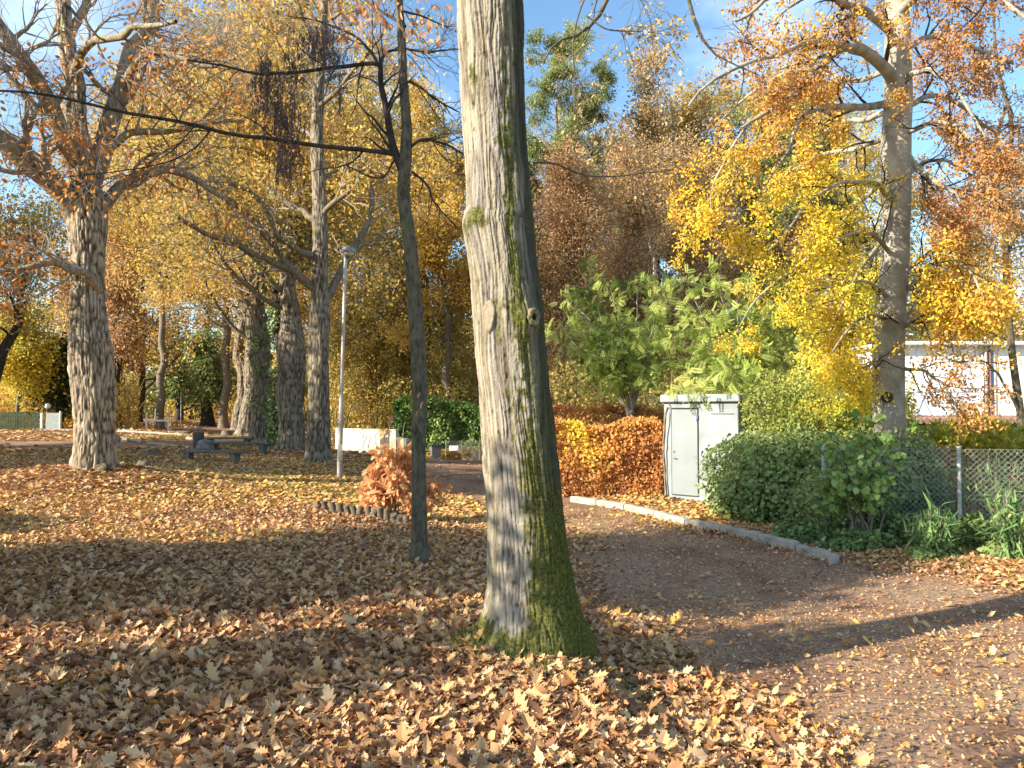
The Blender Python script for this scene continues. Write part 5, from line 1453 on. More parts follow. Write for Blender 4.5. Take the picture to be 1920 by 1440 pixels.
# right of the lamp post
bg('field_maple', 'tall olive gold tree behind the lamp post', 690, 54, 170, 120, 600, 'olive', 'grey', 121, n=24, m=26, tr=.16)
bg('field_maple', 'golden tree showing between slender tree and mossy oak', 835, 50, 195, 95, 640, 'gold', 'grey', 122, n=24, m=24, tone=(.3, 1))
bg('field_maple', 'dense olive brown tree right behind the laurel hedge and bin', 800, 58, 330, 130, 770, 'olive', 'grey', 123, n=26, m=28, tr=.2)
bg('field_maple', 'olive gold tree standing behind the white garden wall', 660, 66, 330, 130, 760, 'olive', 'dark', 124, n=24, m=28, tr=.2, tone=(.2, 1))
bg('field_maple', 'brown gold tree behind the mossy oak trunk', 930, 52, 330, 120, 760, 'olive', 'grey', 125, n=20, m=26, tr=.2)
# right part
bg('copper_beech', 'purplish brown tree just right of the mossy oak above the hedges', 1075, 33, 330, 95, 700, 'brown', 'grey', 131, n=37, size=.125, m=26, tr=.16, up=.25, ang=(.4, .95))
bg('copper_beech', 'rusty brown tree in the middle behind the feathery green tree', 1175, 36, 330, 110, 720, 'brown', 'grey', 132, n=37, size=.125, m=28, tr=.18, up=.25, ang=(.4, .95), tone=(.1, 1))
bg('copper_beech', 'orange brown tree left of the yellow beech sprays', 1330, 38, 330, 120, 720, 'brown', 'grey', 133, n=40, size=.125, m=28, tr=.18, up=.2, ang=(.4, 1.0), tone=(.45, 1))
bg('copper_beech', 'brown leaved tree between the second feathery tree and the white house', 1500, 40, 470, 110, 730, 'brown', 'grey', 134, n=34, size=.125, m=24, tr=.18, up=.2, tone=(.2, .9))
bg('birch_tree', 'pale golden tree with upright bare top twigs against the blue sky', 1225, 50, 130, 85, 480, 'tan', 'beech', 135, n=12, m=30, up=.5, ang=(.35, .8), tr=.2)
bg('birch_tree', 'rounded golden tree against the sky right of the pale twiggy one', 1290, 54, 190, 85, 520, 'gold', 'grey', 136, n=14, m=26, up=.3, ang=(.4, 1.0), tone=(.1, .8))
bg('field_maple', 'olive tree behind the smooth barked beech, above the white house', 1400, 56, 170, 120, 650, 'olive', 'grey', 137, n=18, m=26)
bg('field_maple', 'brownish tree behind the white house at the right edge', 1900, 40, 330, 130, 700, 'tan', 'grey', 138, n=12, m=26, tone=(0, .8))
bg('field_maple', 'olive tree rising behind the white house roof', 1790, 46, 440, 110, 690, 'olive', 'grey', 139, n=14, m=24)
bg('field_maple', 'golden brown tree behind the beech trunk', 1620, 52, 300, 130, 700, 'olive', 'grey', 140, n=18, m=26, tone=(.2, 1))
# slim dark tree in front of the house at the right edge
def slim_right():
    Y0 = 18.0; k = Y0 / F
    pts, rad = px_trunk(Y0, [(1921, 905, 8), (1915, 790, 7.5), (1900, 680, 7), (1888, 560, 6.5), (1886, 440, 5.5), (1890, 330, 5), (1896, 230, 4), (1870, 120, 3), (1860, -20, 2)])
    b = np.array([pts[0][0], Y0, float(g0(pts[0][0], Y0))])
    limbs = [(PLN(Y0, [(1892, 330), (1870, 280), (1875, 230), (1895, 180)]), 4 * k, 2 * k), (PLN(Y0, [(1915, 780), (1870, 700, -.3), (1830, 670, -.5)]), 3 * k, 1 * k),
             (PLN(Y0, [(1888, 470), (1930, 400), (1960, 330)]), 3 * k, 1 * k), (PLN(Y0, [(1893, 600), (1850, 560), (1800, 555)]), 3 * k, 1 * k)]
    build_tree('slim_tree', 'slim dark leaning trunk in front of the white house at the right edge', 'tree', b, (pts, rad), limbs, seed=52, bark=B['shade'], twigbark=B['dark'], ktr=14, ntr=60, kl=5, flare=.2,
               auto=dict(m=10, L=2.0, ang=(.6, 1.1), up=.1, wander=.15, t0=.4, t1=.97, rr=.4),
               sec=dict(m=7, L=1.0, ang=(.5, 1.1), up=.05, wander=.2, t0=.2, rmin=.005), tw=dict(m=5, L=.5, ang=(.5, 1.1), up=0, wander=.2, rmin=.003),
               leaf=dict(n=4, size=.08, tmpl=T_HEX, jit=.08, droop=.4, flat=.3, tone=(.1, .9)), leafmat=L['brown'])
slim_right()

def pine(label, px, Y, top, bot, rpx, seed, n=14, clear=.0):
    b = gp(px, Y)
    h = PXH(top, Y) - b[2]; lo = PXH(bot, Y) - b[2]; r = rpx / F * Y
    crown_tree('pine_tree', label, 'tree', px, Y, h, r * 1.12, lo, 'pine', 'pine', seed, m=34, sm=9, tm=6, n=n, size=.0026 * Y + .06, tr=.011 * h, up=.06, droop=-.6, flat=.45, ang=(1.2, 1.5), tmpl=T_HEX, width=.45, fall=.5, wander=.10, jit=.14, twl=.20, clump=.6, gap=.37)

pine('tall Scots pine against the blue sky right of the mossy oak', 1045, 50, 92, 400, 108, 151, n=60)
pine('pine with an orange bare trunk seen behind the yellow beech sprays', 1470, 40, 150, 430, 90, 152, n=30)
pine('second thin orange pine trunk close right of the first one behind the beech', 1515, 44, 190, 480, 80, 153, n=26)
pine('pine behind the slender tree, its top just left of the mossy oak', 790, 62, 185, 420, 70, 154, n=24)
pine('shorter pine half hidden behind the tall sky pine', 1010, 60, 300, 640, 80, 155, n=26)
pine('dark pine behind the feathery green trees', 1560, 58, 330, 620, 80, 156, n=26)
pine('pine between the two golden crowns above the rusty tree', 1380, 62, 260, 560, 85, 157, n=24)

pine('pine in the gap between mossy oak and rusty trees, behind the brown crowns', 1140, 60, 290, 640, 85, 158, n=40)
pine('low wide pine behind the pale golden birch', 1235, 64, 330, 640, 90, 159, n=40)
bg('field_maple', 'gold brown tree filling the space behind the rusty brown tree', 1190, 66, 300, 120, 720, 'gold', 'grey', 141, n=26, m=26, tone=(0, .8))
bg('field_maple', 'olive gold tree behind the purplish brown tree next to the mossy oak', 1040, 68, 400, 110, 740, 'olive', 'grey', 142, n=26, m=26)
bg('field_maple', 'amber tree closing the gap right of the orange brown tree', 1430, 66, 330, 120, 720, 'gold', 'grey', 143, n=26, m=26, tone=(0, .8))

# thin saplings behind the white wall
rs = np.random.RandomState(17)
def sapling_proto():
    h = 9.0
    P0 = resample([(0, 0, -.1), (.1, 0, 3), (-.1, .1, 6), (.1, 0, h)], 24)
    V, Q = tubes(P0, np.linspace(.07, .012, 24), 8)
    P1, R1 = grow(rs, P0[None], np.linspace(.07, .012, 24)[None], 16, 2.2, 9, ang=(.4, .9), up=.25, wander=.15, t0=.2)
    P2, R2 = grow(rs, P1, R1, 6, .9, 6, ang=(.4, 1), up=.1, wander=.2, rmin=.012)
    V1, Q1 = tubes(P1, np.maximum(R1, .015), 5); V2, Q2 = tubes(P2, R2, 3)
    r = empty('sapling', (0, 0, 0), 'thin pale sapling', 'sapling', 'saplings behind the white garden wall')
    obj('trunk', mesh_np('trunk', [(V, Q), (V1, Q1)], None, True), B['twig'], r)
    obj('branches', mesh_np('branches', [(V2, Q2)], None, True), B['twig'], r)
    pos, T = on_lines(rs, P2, 34, .25)
    obj('crown', leaf_mesh('crown', rs, pos, T, np.zeros(3), dict(size=.2, droop=.3, tone=(0, 1))), L['olive'], r)
    return r
sp = sapling_proto()
for i, (px, Y) in enumerate([(628, 52), (655, 53), (672, 50.5), (690, 54), (706, 51), (722, 53), (742, 50), (760, 54), (776, 51.5), (648, 57), (735, 57)]):
    loc = gp(px, Y)
    lab = 'one of the thin pale saplings crowded behind the white garden wall'
    if i == 0:
        sp.location = tuple(loc); sp['label'] = lab
    else:
        dup(sp, loc, rs.uniform(0, 6.28), rs.uniform(.75, 1.1), lab)

# far wood closing the view
def far_wood():
    rs = np.random.RandomState(23)
    PS, TN, TR = [], [], []
    for i in range(150):
        az = rs.uniform(-.82, .82); Y = rs.uniform(85, 130)
        X = math.tan(az) * Y
        px = 960 + F * X / Y
        h = 8 + 4 * smooth(px, 500, 1000) + rs.uniform(-1.5, 2.5)
        if 280 < px < 310: h = 5
        r = rs.uniform(3.5, 6); z = float(g0(X, Y))
        k = 1500
        d = rand_dirs(rs, k); q = 1 + .5 * (fbm(d * 2 + i, i, 2) - .5) - np.abs(rs.normal(size=k)) * .12
        PS.append(np.array([X, Y, z + h * .52]) + d * np.array([r, r, h * .55]) * q[:, None])
        TN.append(np.clip(rs.uniform(.05, .75) + rs.normal(size=k) * .15, 0, 1))
        TR.append(resample([(X, Y, z - .2), (X, Y, z + h * .8)], 4))
    P = np.concatenate(PS); tn = np.concatenate(TN); ok = P[:, 2] > g0(P[:, 0], P[:, 1]); P, tn = P[ok], tn[ok]
    V, Fc, t2 = scatter(T_QUAD, P, rand_dirs(rs, len(P)), rand_dirs(rs, len(P)), rs.uniform(.35, .7, len(P)), 1.2, .2, rs, tn)
    o = obj('far_wood', mesh_np('far_wood', [(V, Fc)], {'tone': [t2]}), L['olive'])
    tag(o, 'distant autumn wood closing the view behind all trees', 'wood', kind='stuff')
far_wood()
# mid-distance undergrowth, too tangled to count
def thicket(x0, x1, Y0, Y1, h, n, key, seed, label):
    rs = np.random.RandomState(seed)
    px = rs.uniform(x0, x1, n); Y = rs.uniform(Y0, Y1, n); X = (px - 960) / F * Y
    hm = h * (.35 + .9 * fbm(np.stack([X * .35, Y * .35, X * 0], -1), seed, 2))
    Z = g0(X, Y) + rs.uniform(0, 1, n) ** .8 * hm
    P = np.stack([X, Y, Z], -1)
    ok = fbm(P * .9, seed + 2, 2) > .40; P = P[ok]
    tn = np.clip(.5 + 1.6 * (fbm(P * .5, seed + 4, 2) - .5) + rs.normal(size=len(P)) * .2, 0, 1)
    V, Fc, t2 = scatter(T_QUAD, P, rand_dirs(rs, len(P)), rand_dirs(rs, len(P)), rs.uniform(.6, 1.2, len(P)) * (.06 + .0035 * Y0), 1.1, .2, rs, tn)
    st = []
    for _ in range(220):
        q = rs.uniform(x0, x1); y = rs.uniform(Y0, Y1); x = (q - 960) / F * y; z = float(g0(x, y)); hh = h * rs.uniform(.5, 1.1)
        st.append(resample([(x, y, z - .1), (x + rs.normal() * .3, y, z + hh * .5), (x + rs.normal() * .8, y, z + hh)], 7))
    st = np.array(st); V3, Q3 = tubes(st, np.full(st.shape[:2], .0006 * Y0), 4)
    o = obj('undergrowth', mesh_np('undergrowth', [(V, Fc), (V3, Q3)], {'tone': [t2, np.full(len(Q3), .15)]}), L[key])
    tag(o, label, 'undergrowth', kind='stuff')
thicket(1000, 1720, 24, 34, 4.2, 34000, 'olive', 61, 'tangled brown undergrowth behind the beech hedges')
thicket(600, 960, 48, 60, 4.5, 26000, 'olive', 62, 'golden undergrowth behind the white wall and laurel hedge')
thicket(-60, 260, 47, 60, 3.2, 16000, 'gold', 63, 'yellow undergrowth behind the left fence')
thicket(310, 600, 78, 95, 3.0, 12000, 'gold', 64, 'low bushes at the far end of the avenue')

# ------------------------------------------------------------------ red oak sapling in front of the lamp post
def red_sapling():
    Y0 = 12.2
    b = gp(742, Y0)
    tips = [(700, 850, 0), (730, 800, .1), (690, 900, -.1), (770, 860, 0), (800, 900, .1), (745, 830, -.2), (705, 945, 0), (790, 945, -.2), (740, 900, -.3), (815, 930, .1), (760, 790, .2), (690, 925, .2)]
    limbs = []
    rs = np.random.RandomState(4)
    for tx, ty, d in tips:
        e = at(tx, ty, Y0 + d); s = b + np.array([rs.normal() * .04, 0, rs.uniform(.02, .2)])
        limbs.append(([s, (s + e) / 2 + np.array([0, 0, .1]), e], .010, .003))
    build_tree('red_oak_sapling', 'waist high young oak with salmon red leaves beside the thin trunk', 'sapling', b, ([b + np.array([0, 0, -.05]), b + np.array([0, 0, .5]), at(738, 800, Y0)], [.018, .014, .005]), limbs, seed=6, bark=B['twig'], ktr=8, ntr=14, kl=4, flare=.1,
               sec=dict(m=5, L=.3, ang=(.5, 1.1), up=.05, wander=.2, t0=.2, rmin=.0025, rr=.5), tw=dict(m=3, L=.16, ang=(.5, 1.1), up=0, wander=.2, rmin=.002),
               leaf=dict(n=6, size=.16, tmpl=T_OAK, jit=.04, droop=.4, flat=.3, tone=(.2, 1), curl=.4, cull=lambda p: ~((p[:, 2] > 1.05) & (fbm(p * 3, 2, 1) > .4))), leafmat=L['red'], twig_on_limbs=3)
red_sapling()

# ------------------------------------------------------------------ street lamp
def lamp():
    b = gp(637, 18.0)
    t = empty('street_lamp', b, 'thin pale lamp post with a flat disc head beside the tall oak', 'street lamp')
    steel = mat_plain('galvanised_pole', (.46, .42, .38), .5, .25, 5, metal=.2, bump=.1)
    top = at(648, 480, 18.0) - b
    m = MB(); m.tube([(0, 0, -.2), (top[0] * .35, 0, top[2] * .35)], .058, 16); m.tube([(top[0] * .345, 0, top[2] * .345), (top[0] * .36, 0, top[2] * .36)], .062, 16); m.tube([(top[0] * .355, 0, top[2] * .355), top], .042, 16)
    m.build('pole', steel, t, smooth_flag=True)
    m = MB(); m.box((-.03 + .068, -.06, .62), (.10, .02, .36), bev=.005); m.build('service_door', steel, t)
    hx = top[0] + .07
    hm = MB(); hm.lathe([(.0, .20), (.12, .195), (.165, .16), (.175, .11), (.165, .075), (.0, .075)], (hx, 0, top[2]), 28)
    hm.build('lamp_head', mat_plain('grey_lamp_cap', (.30, .29, .29), .5, .2, 8), t, smooth_flag=True)
    gm = MB(); gm.lathe([(.0, .0), (.07, .005), (.12, .04), (.14, .076), (.0, .078)], (hx, 0, top[2]), 28)
    gm.build('lamp_glass', mat_plain('clouded_glass', (.5, .5, .46), .25, .1), t, smooth_flag=True)
    cm = MB(); cm.tube([(top[0], 0, top[2] - .05), (top[0] + .03, 0, top[2] + .03)], .062, 14); cm.build('collar', mat_plain('dark_collar', (.12, .11, .10), .6), t)
lamp()

# ------------------------------------------------------------------ log edging, kerb stones, stumps
wood = mat_plain('weathered_log', (.20, .165, .12), .9, .5, 9, bump=.7)
woodtop = mat_plain('log_end', (.24, .19, .13), .9, .4, 20)
lp = [(598, 966), (612, 967), (626, 968), (640, 969), (653, 971), (666, 973), (679, 975), (691, 977), (703, 979), (715, 981), (727, 983), (739, 985), (751, 986), (762, 987)]
rs = np.random.RandomState(2)
for i, (px, py) in enumerate(lp):
    Y = 12.2 - 1.0 * i / 13
    b = gp(px, Y)
    b[2] = float(g0(b[0], b[1]))
    m = MB(); r = rs.uniform(.043, .055); h = rs.uniform(.12, .20)
    m.tube([(0, 0, -.12), (rs.normal() * .01, 0, h * .5), (rs.normal() * .02, rs.normal() * .02, h)], [r, r * 1.02, r * .95], 12)
    m.rough(.018, 16, i)
    tag(m.build('edging_log', wood, None, tuple(b), True), 'short upright log in the row edging the leaf bank beside the thin trunk', 'log', 'short logs edging the leaf bank')
# leaf bank held by the logs
def kerb():
    st = mat_plain('kerb_concrete', (.40, .36, .30), .9, .35, 7, bump=.6)
    rows = [((1072, 938), (1120, 948), 'kerb stone at the far end of the row, beside the mossy oak'),
            ((1121, 948), (1172, 960), 'second kerb stone from the far end, in front of the orange hedge'),
            ((1173, 960), (1228, 971), 'leaf strewn kerb stone below the orange hedge corner'),
            ((1229, 971), (1286, 984), 'kerb stone in front of the grey cabin'),
            ((1287, 984), (1352, 1001), 'kerb stone between cabin and ivy, with a dark joint at each end'),
            ((1353, 1001), (1422, 1020), 'kerb stone next to the last two, in front of the ivy mass'),
            ((1423, 1020), (1492, 1039), 'last but one kerb stone, chipped along its top'),
            ((1493, 1039), (1562, 1058), 'nearest kerb stone, rough and sunk at its broken end')]
    from math import atan2
    def Yk(px):
        return float(np.interp(px, [1072, 1290, 1562], [16.4, 12.9, 9.7]))
    for i, (a, b_, lab) in enumerate(rows):
        A = gp(a[0], Yk(a[0])); Bq = gp(b_[0], Yk(b_[0])); d = Bq - A; ln = np.linalg.norm(d[:2]) - .012
        c = (A + Bq) / 2
        seg = []
        m = MB()
        n = 14
        # rounded stone of many slices, roughened
        prof = [(-.06, -.12), (-.06, .075), (-.045, .095), (.045, .098), (.062, .075), (.062, -.12)]
        X = np.linspace(-ln / 2, ln / 2, n)
        V = np.array([(x, y * (1 if 0 < k < n - 1 else .93), z * (1 if 0 < k < n - 1 else .9)) for k, x in enumerate(X) for (y, z) in prof])
        q = len(prof); Q = []
        for k in range(n - 1):
            for j in range(q - 1): Q.append((k * q + j, k * q + j + 1, (k + 1) * q + j + 1, (k + 1) * q + j))
        for k in (0, n - 1): Q += [(k * q, k * q + 1, k * q + 4, k * q + 5), (k * q + 1, k * q + 2, k * q + 3, k * q + 4)]
        m.parts = [(V, np.array(Q))]; m.rough(.022 if i < 7 else .05, 7, i * 3)
        o = m.build('kerb_stone', st, None, tuple(c + np.array([0, 0, .0 if i < 7 else -.02])))
        pitch = math.atan2(d[2], np.linalg.norm(d[:2]))
        o.rotation_euler = (0, -pitch, math.atan2(d[1], d[0]))
        tag(o, lab, 'kerb stone', 'kerb stones along the path')
kerb()
def stump(px, Y, r, h, lab, seed):
    b = gp(px, Y); m = MB()
    m.lathe([(r * 1.35, -.1), (r * 1.15, h * .25), (r, h * .8), (r * .9, h), (0.001, h * .96)], (0, 0, 0), 20); m.rough(r * .35, 2.2 / r * .6, seed)
    t = tag(m.build('tree_stump', wood, None, tuple(b), True), lab, 'stump')
stump(283, 25.5, .28, .16, 'flat dark stump in the shade left of the nearest bench', 1)
stump(272, 16.4, .12, .16, 'jagged mossy stump on the sunlit bank right of the left oak', 2)
stump(347, 44, .42, .22, 'low round stump beyond the benches, nearer the far path', 3)
stump(384, 44, .42, .16, 'flat round stump beyond the benches, right of the other round one', 4)
stump(425, 44, .25, .30, 'small pointed stump beyond the benches left of the avenue trunks', 5)
# root buttress debris at the left oak foot
b = gp(195, 14.6); m = MB(); m.lathe([(.16, -.1), (.17, .05), (.10, .12), (.001, .15)], (0, 0, 0), 18); m.rough(.14, 8, 4)
tag(m.build('root_knob', B['oak'], None, tuple(b), True), 'knobbly pale root lump at the foot of the left oak', 'root')

# ------------------------------------------------------------------ benches
def bench(px, Y, ln, label, rz, h=.42, name='bench'):
    b = gp(px, Y)
    t = empty(name, b, label, 'bench', None, rz)
    wd = bpy.data.materials.get('grey_bench_wood') or mat_plain('grey_bench_wood', (.17, .16, .14), .85, .4, 4, bump=.5)
    MB().box((0, 0, h), (ln, .30, .075), bev=.012).build('seat', wd, t)
    for x in (-ln * .38, ln * .38):
        MB().box((x, 0, (h - .04) / 2 - .08), (.20, .24, h + .12), bev=.012).build('leg', wd, t)
bench(398, 22.3, 2.1, 'nearest dark plank bench in the shade left of the avenue trunks', -.30, .28)
bench(448, 26.5, 2.6, 'middle plank bench catching light on its edge', -.30, .36)
bench(430, 30.0, 2.0, 'farthest plank bench behind the other two', -.12)
def bin_post():
    b = gp(373, 28.5)
    t = empty('litter_bin', b, 'round litter bin on a post at the end of the benches', 'litter bin')
    dk = mat_plain('dark_bin_slats', (.12, .11, .10), .7, .3)
    m = MB(); m.lathe([(.15, 0.02), (.19, .08), (.2, .62), (.21, .66), (.18, .66), (.16, .1), (.0, .1)], (0, 0, 0), 18); m.build('body', dk, t, smooth_flag=True)
    m = MB(); m.tube([(0, .0, 0), (0, 0, .8)], .035, 8); m.lathe([(.0, .86), (.1, .84), (.14, .78), (.0, .78)], (0, 0, 0), 16); m.build('cap', mat_plain('bin_cap', (.25, .22, .2), .6), t)
bin_post()
b = gp(388, 27.5); m = MB(); m.lathe([(.28, -.1), (.33, .15), (.26, .36), (.1, .44), (.001, .45)], (0, 0, 0), 16); m.rough(.14, 4, 3)
tag(m.build('boulder', mat_plain('boulder_stone', (.25, .24, .23), .9, .5, 5, bump=.8), None, tuple(b), True), 'grey boulder between the litter bin and the nearest bench', 'boulder')
# white edging beams by the far path
wm = mat_plain('pale_beam', (.36, .32, .26), .8, .3, 3, bump=.3)
for (a, b_, Ya, Yb, lab, r) in [((222, 790), (345, 800), 44, 41, 'long pale beam lying across the far path edge', .07), ((352, 811), (440, 818), 37, 33, 'whitewashed log edging the grass behind the benches', .09),
                                ((255, 798), (320, 803), 62, 56, 'thin pale beam farther along the path', .07), ((278, 826), (370, 835), 33, 30, 'thin sunlit beam beside the litter bin', .05), ((232, 818), (268, 825), 36, 34, 'short pale beam at the near end of the left path edge', .06)]:
    A = gp(a[0], Ya); Bq = gp(b_[0], Yb)
    m = MB(); m.tube(resample([A + [0, 0, .06], Bq + [0, 0, .06]], 12) - A, r, 8); m.rough(.04, 2, 3)
    tag(m.build('edging_beam', wm, None, tuple(A), True), lab, 'beam')
b = gp(218, 35); m = MB(); m.lathe([(.2, -.1), (.24, .1), (.18, .3), (.001, .36)], (0, 0, 0), 14); m.rough(.1, 4, 9)
tag(m.build('boulder', wm, None, tuple(b), True), 'pale rounded stone at the path edge close right of the left oak', 'boulder')
b = gp(236, 50); m = MB(); m.lathe([(.5, -.1), (.5, .05), (.3, .16), (.001, .2)], (0, 0, 0), 14); m.rough(.15, 3, 19)
tag(m.build('boulder', mat_plain('flat_stone', (.3, .29, .27), .9, .3), None, tuple(b), True), 'flat grey stone beyond the path near the small rust brown tree', 'boulder')
# white barrier
def barrier():
    b = gp(296, 48)
    t = empty('barrier', b, 'white wooden barrier with two posts and a rail across the far path', 'barrier', rz=.5)
    wh = mat_plain('white_paint', (.75, .74, .72), .6, .15, 5)
    for x in (-.62, .62):
        m = MB(); m.box((x, 0, .45), (.10, .10, 1.35), bev=.01); m.build('post', wh, t)
    MB().box((0, -.07, .62), (1.5, .04, .12), bev=.006).build('rail', wh, t)
    MB().box((.62, -.06, .98), (.22, .02, .22), bev=.004).build('sign', mat_plain('red_white', (.6, .35, .33), .6), t)
barrier()

# ------------------------------------------------------------------ left fence, gate, globe lamp
def left_fence():
    b = gp(20, 45)
    t = empty('wooden_fence', b, 'dark green slat fence at the left edge below the yellow shrub', 'fence')
    gm = mat_plain('green_stain', (.06, .075, .04), .9, .4, 3)
    m = MB(); x = -3.6
    rr = np.random.RandomState(1)
    while x < 1.7:
        m.box((x, 0, .55 + rr.uniform(-.02, .02)), (.085, .025, 1.15), bev=.004); x += .105
    m.build('slats', gm, t)
    MB().box((-.95, .04, .85), (5.3, .04, .08)).build('rail', gm, t); MB().box((-.95, .04, .3), (5.3, .04, .08)).build('rail', gm, t)
    b = gp(98, 45)
    t = empty('garden_gate', b, 'grey sheet metal gate with pale posts at far left', 'gate')
    MB().box((.05, 0, .52), (.78, .05, 1.0), bev=.01).build('panel', mat_plain('gate_metal', (.30, .33, .32), .5, .2, metal=.2), t)
    wp = mat_plain('gate_post_white', (.62, .62, .60), .7, .2)
    for x, w_, h in ((-.58, .14, 1.02), (.50, .09, 1.12)):
        MB().box((x, 0, h / 2 - .05), (w_, .14, h + .1), bev=.012).build('post', wp, t)
    b = gp(90, 46)
    t = empty('globe_lamp', b, 'white globe lamp on a dark post above the grey gate', 'lamp')
    m = MB(); m.tube([(0, 0, 0), (0, 0, 1.25)], .04, 10); m.lathe([(.0, 1.2), (.10, 1.22), (.08, 1.30), (.0, 1.31)], (0, 0, 0), 16); m.build('post', mat_plain('lamp_post_dark', (.05, .05, .05), .6), t)
    m = MB(); m.lathe([(.001, 1.27)] + [(.17 * math.sin(a), 1.44 - .17 * math.cos(a)) for a in np.linspace(.3, math.pi - .01, 12)], (0, 0, 0), 24); m.build('globe', mat_plain('opal_glass', (.78, .80, .85), .25, .03, spec=.5), t, smooth_flag=True)
    A = gp(80, 43.6); Bq = gp(142, 43.6); m = MB(); m.tube([A - A + [0, 0, .06], Bq - A + [0, 0, .06]], .07, 6)
    tag(m.build('edging_beam', wm, None, tuple(A)), 'pale beam on the ground in front of the grey gate', 'beam')
left_fence()

# ------------------------------------------------------------------ white garden wall, bin, sign, far wire fence
def wall():
    A = gp(630, 46.0); Bq = gp(742, 43.0)
    d = Bq - A; ln = float(np.linalg.norm(d[:2])); rz = math.atan2(d[1], d[0]); c = (A + Bq) / 2
    t = empty('garden_wall', c, 'cream white rendered garden wall behind the lamp post', 'wall', rz=rz)
    zt = PXH(806, 44.5) - c[2]
    wl = mat_plain('cream_render', (.62, .58, .47), .85, .22, 1.2, bump=.3)
    MB().box((0, .12, zt / 2 - .1), (ln, .24, zt + .2), bev=.01).build('wall', wl, t)
    MB().box((0, .12, zt + .035), (ln + .04, .32, .06), bev=.012).build('coping', wl, t)
    MB().box((-ln / 2 + .14, -.02, zt / 2), (.22, .06, zt), bev=.01).build('pier', wl, t)
wall()
def wheelie_bin():
    b = gp(817, 42.0)
    t = empty('wheelie_bin', b, 'grey two wheeled rubbish bin with a dark lid in front of the laurel hedge', 'bin', rz=-.25)
    gy = mat_plain('grey_plastic', (.16, .17, .165), .5, .1); dk = mat_plain('black_plastic', (.035, .035, .04), .45, .1)
    V = np.array([(-.19, -.22, .08), (.19, -.22, .08), (.19, .22, .08), (-.19, .22, .08), (-.24, -.28, .93), (.24, -.28, .93), (.24, .28, .93), (-.24, .28, .93)], float)
    Q = np.array([[0, 3, 2, 1], [0, 1, 5, 4], [1, 2, 6, 5], [2, 3, 7, 6], [3, 0, 4, 7]])
    me = mesh_np('body', [(V, Q)]); obj('body', me, gy, t)
    m = MB(); m.box((0, 0, .955), (.54, .62, .05), bev=.02); m.box((0, .30, .97), (.5, .08, .05), bev=.015); m.box((0, 0, .99), (.42, .48, .035), bev=.015); m.build('lid', dk, t)
    for x in (-.22, .22):
        w_ = MB(); w_.tube([(x + .03 * (1 if x > 0 else -1), .22, .1), (x + .075 * (1 if x > 0 else -1), .22, .1)], .105, 18); wo_ = w_.build('wheel', dk, t)
        h_ = MB(); h_.tube([(x + .072 * (1 if x > 0 else -1), .22, .1), (x + .082 * (1 if x > 0 else -1), .22, .1)], .045, 12); h_.build('hub', mat_plain('pale_hub', (.35, .35, .35), .5), wo_)
    t.rotation_euler = (0, 0, -1.2)
wheelie_bin()
fr = fence_run('chain_link_fence', 'low far wire mesh fence with pale posts behind the bin', 'fence', [tuple(gp(836, 42.6)[:2]), tuple(gp(1000, 41.5)[:2])], 1.15, [tuple(gp(836, 42.6)[:2]), tuple(gp(866, 42.5)[:2]), tuple(gp(899, 42.3)[:2]), tuple(gp(935, 42)[:2])], .006, .12)
fence_run('chain_link_fence', 'leaning far wire fence between the white wall and the thin trunk', 'fence', [tuple(gp(746, 42.5)[:2]), tuple(gp(780, 37)[:2])], 1.15, [tuple(gp(751, 42)[:2]), tuple(gp(776, 38)[:2])], .006, .12)
b = gp(851, 42.0)
m = MB(); m.box((0, 0, 0), (.50, .02, .27), bev=.004)
tag(m.build('white_sign', mat_plain('white_sign_board', (.78, .78, .80), .5, .04), None, (b[0], b[1] - .05, PXH(840, 42))), 'small blank white sign board hung on the far wire fence beside the bin', 'sign')
b = gp(870, 43.2)
bush('woodpile_brush', 'heap of cut yellowish brushwood behind the far wire fence', 'brush heap', b, [(b + np.array([0, 0, .25]), (2.0, .9, .62)), (b + np.array([-1.3, 0, .2]), (1.0, .7, .45))], 5000, .14, 'gold', 88, T_QUAD, .4, .2, .4, stems=40, stem_r=.03, tone=(.0, .8))
# slim metal plant frames in front of the wall
rs = np.random.RandomState(9)
for i, (px, top, lab) in enumerate([(683, 818, 'thin rusty rod leaning in front of the white wall, leftmost of four'), (691, 816, 'thin bowed rusty rod in front of the white wall, second of four'), (704, 815, 'thin straight rusty rod, third of four by the white wall'), (719, 816, 'thin pale rod, rightmost of four by the white wall')]):
    b = gp(px, 41.5); h = PXH(top, 41.5) - b[2]
    m = MB(); m.tube(resample([(0, 0, -.1), (.05 * (i - 1), 0, h * .5), (.18 if i < 2 else .02, 0, h)], 10), .022, 6)
    tag(m.build('garden_stake', mat_plain('rusty_rod', (.16, .10, .06), .7), None, tuple(b), True), lab, 'stake')

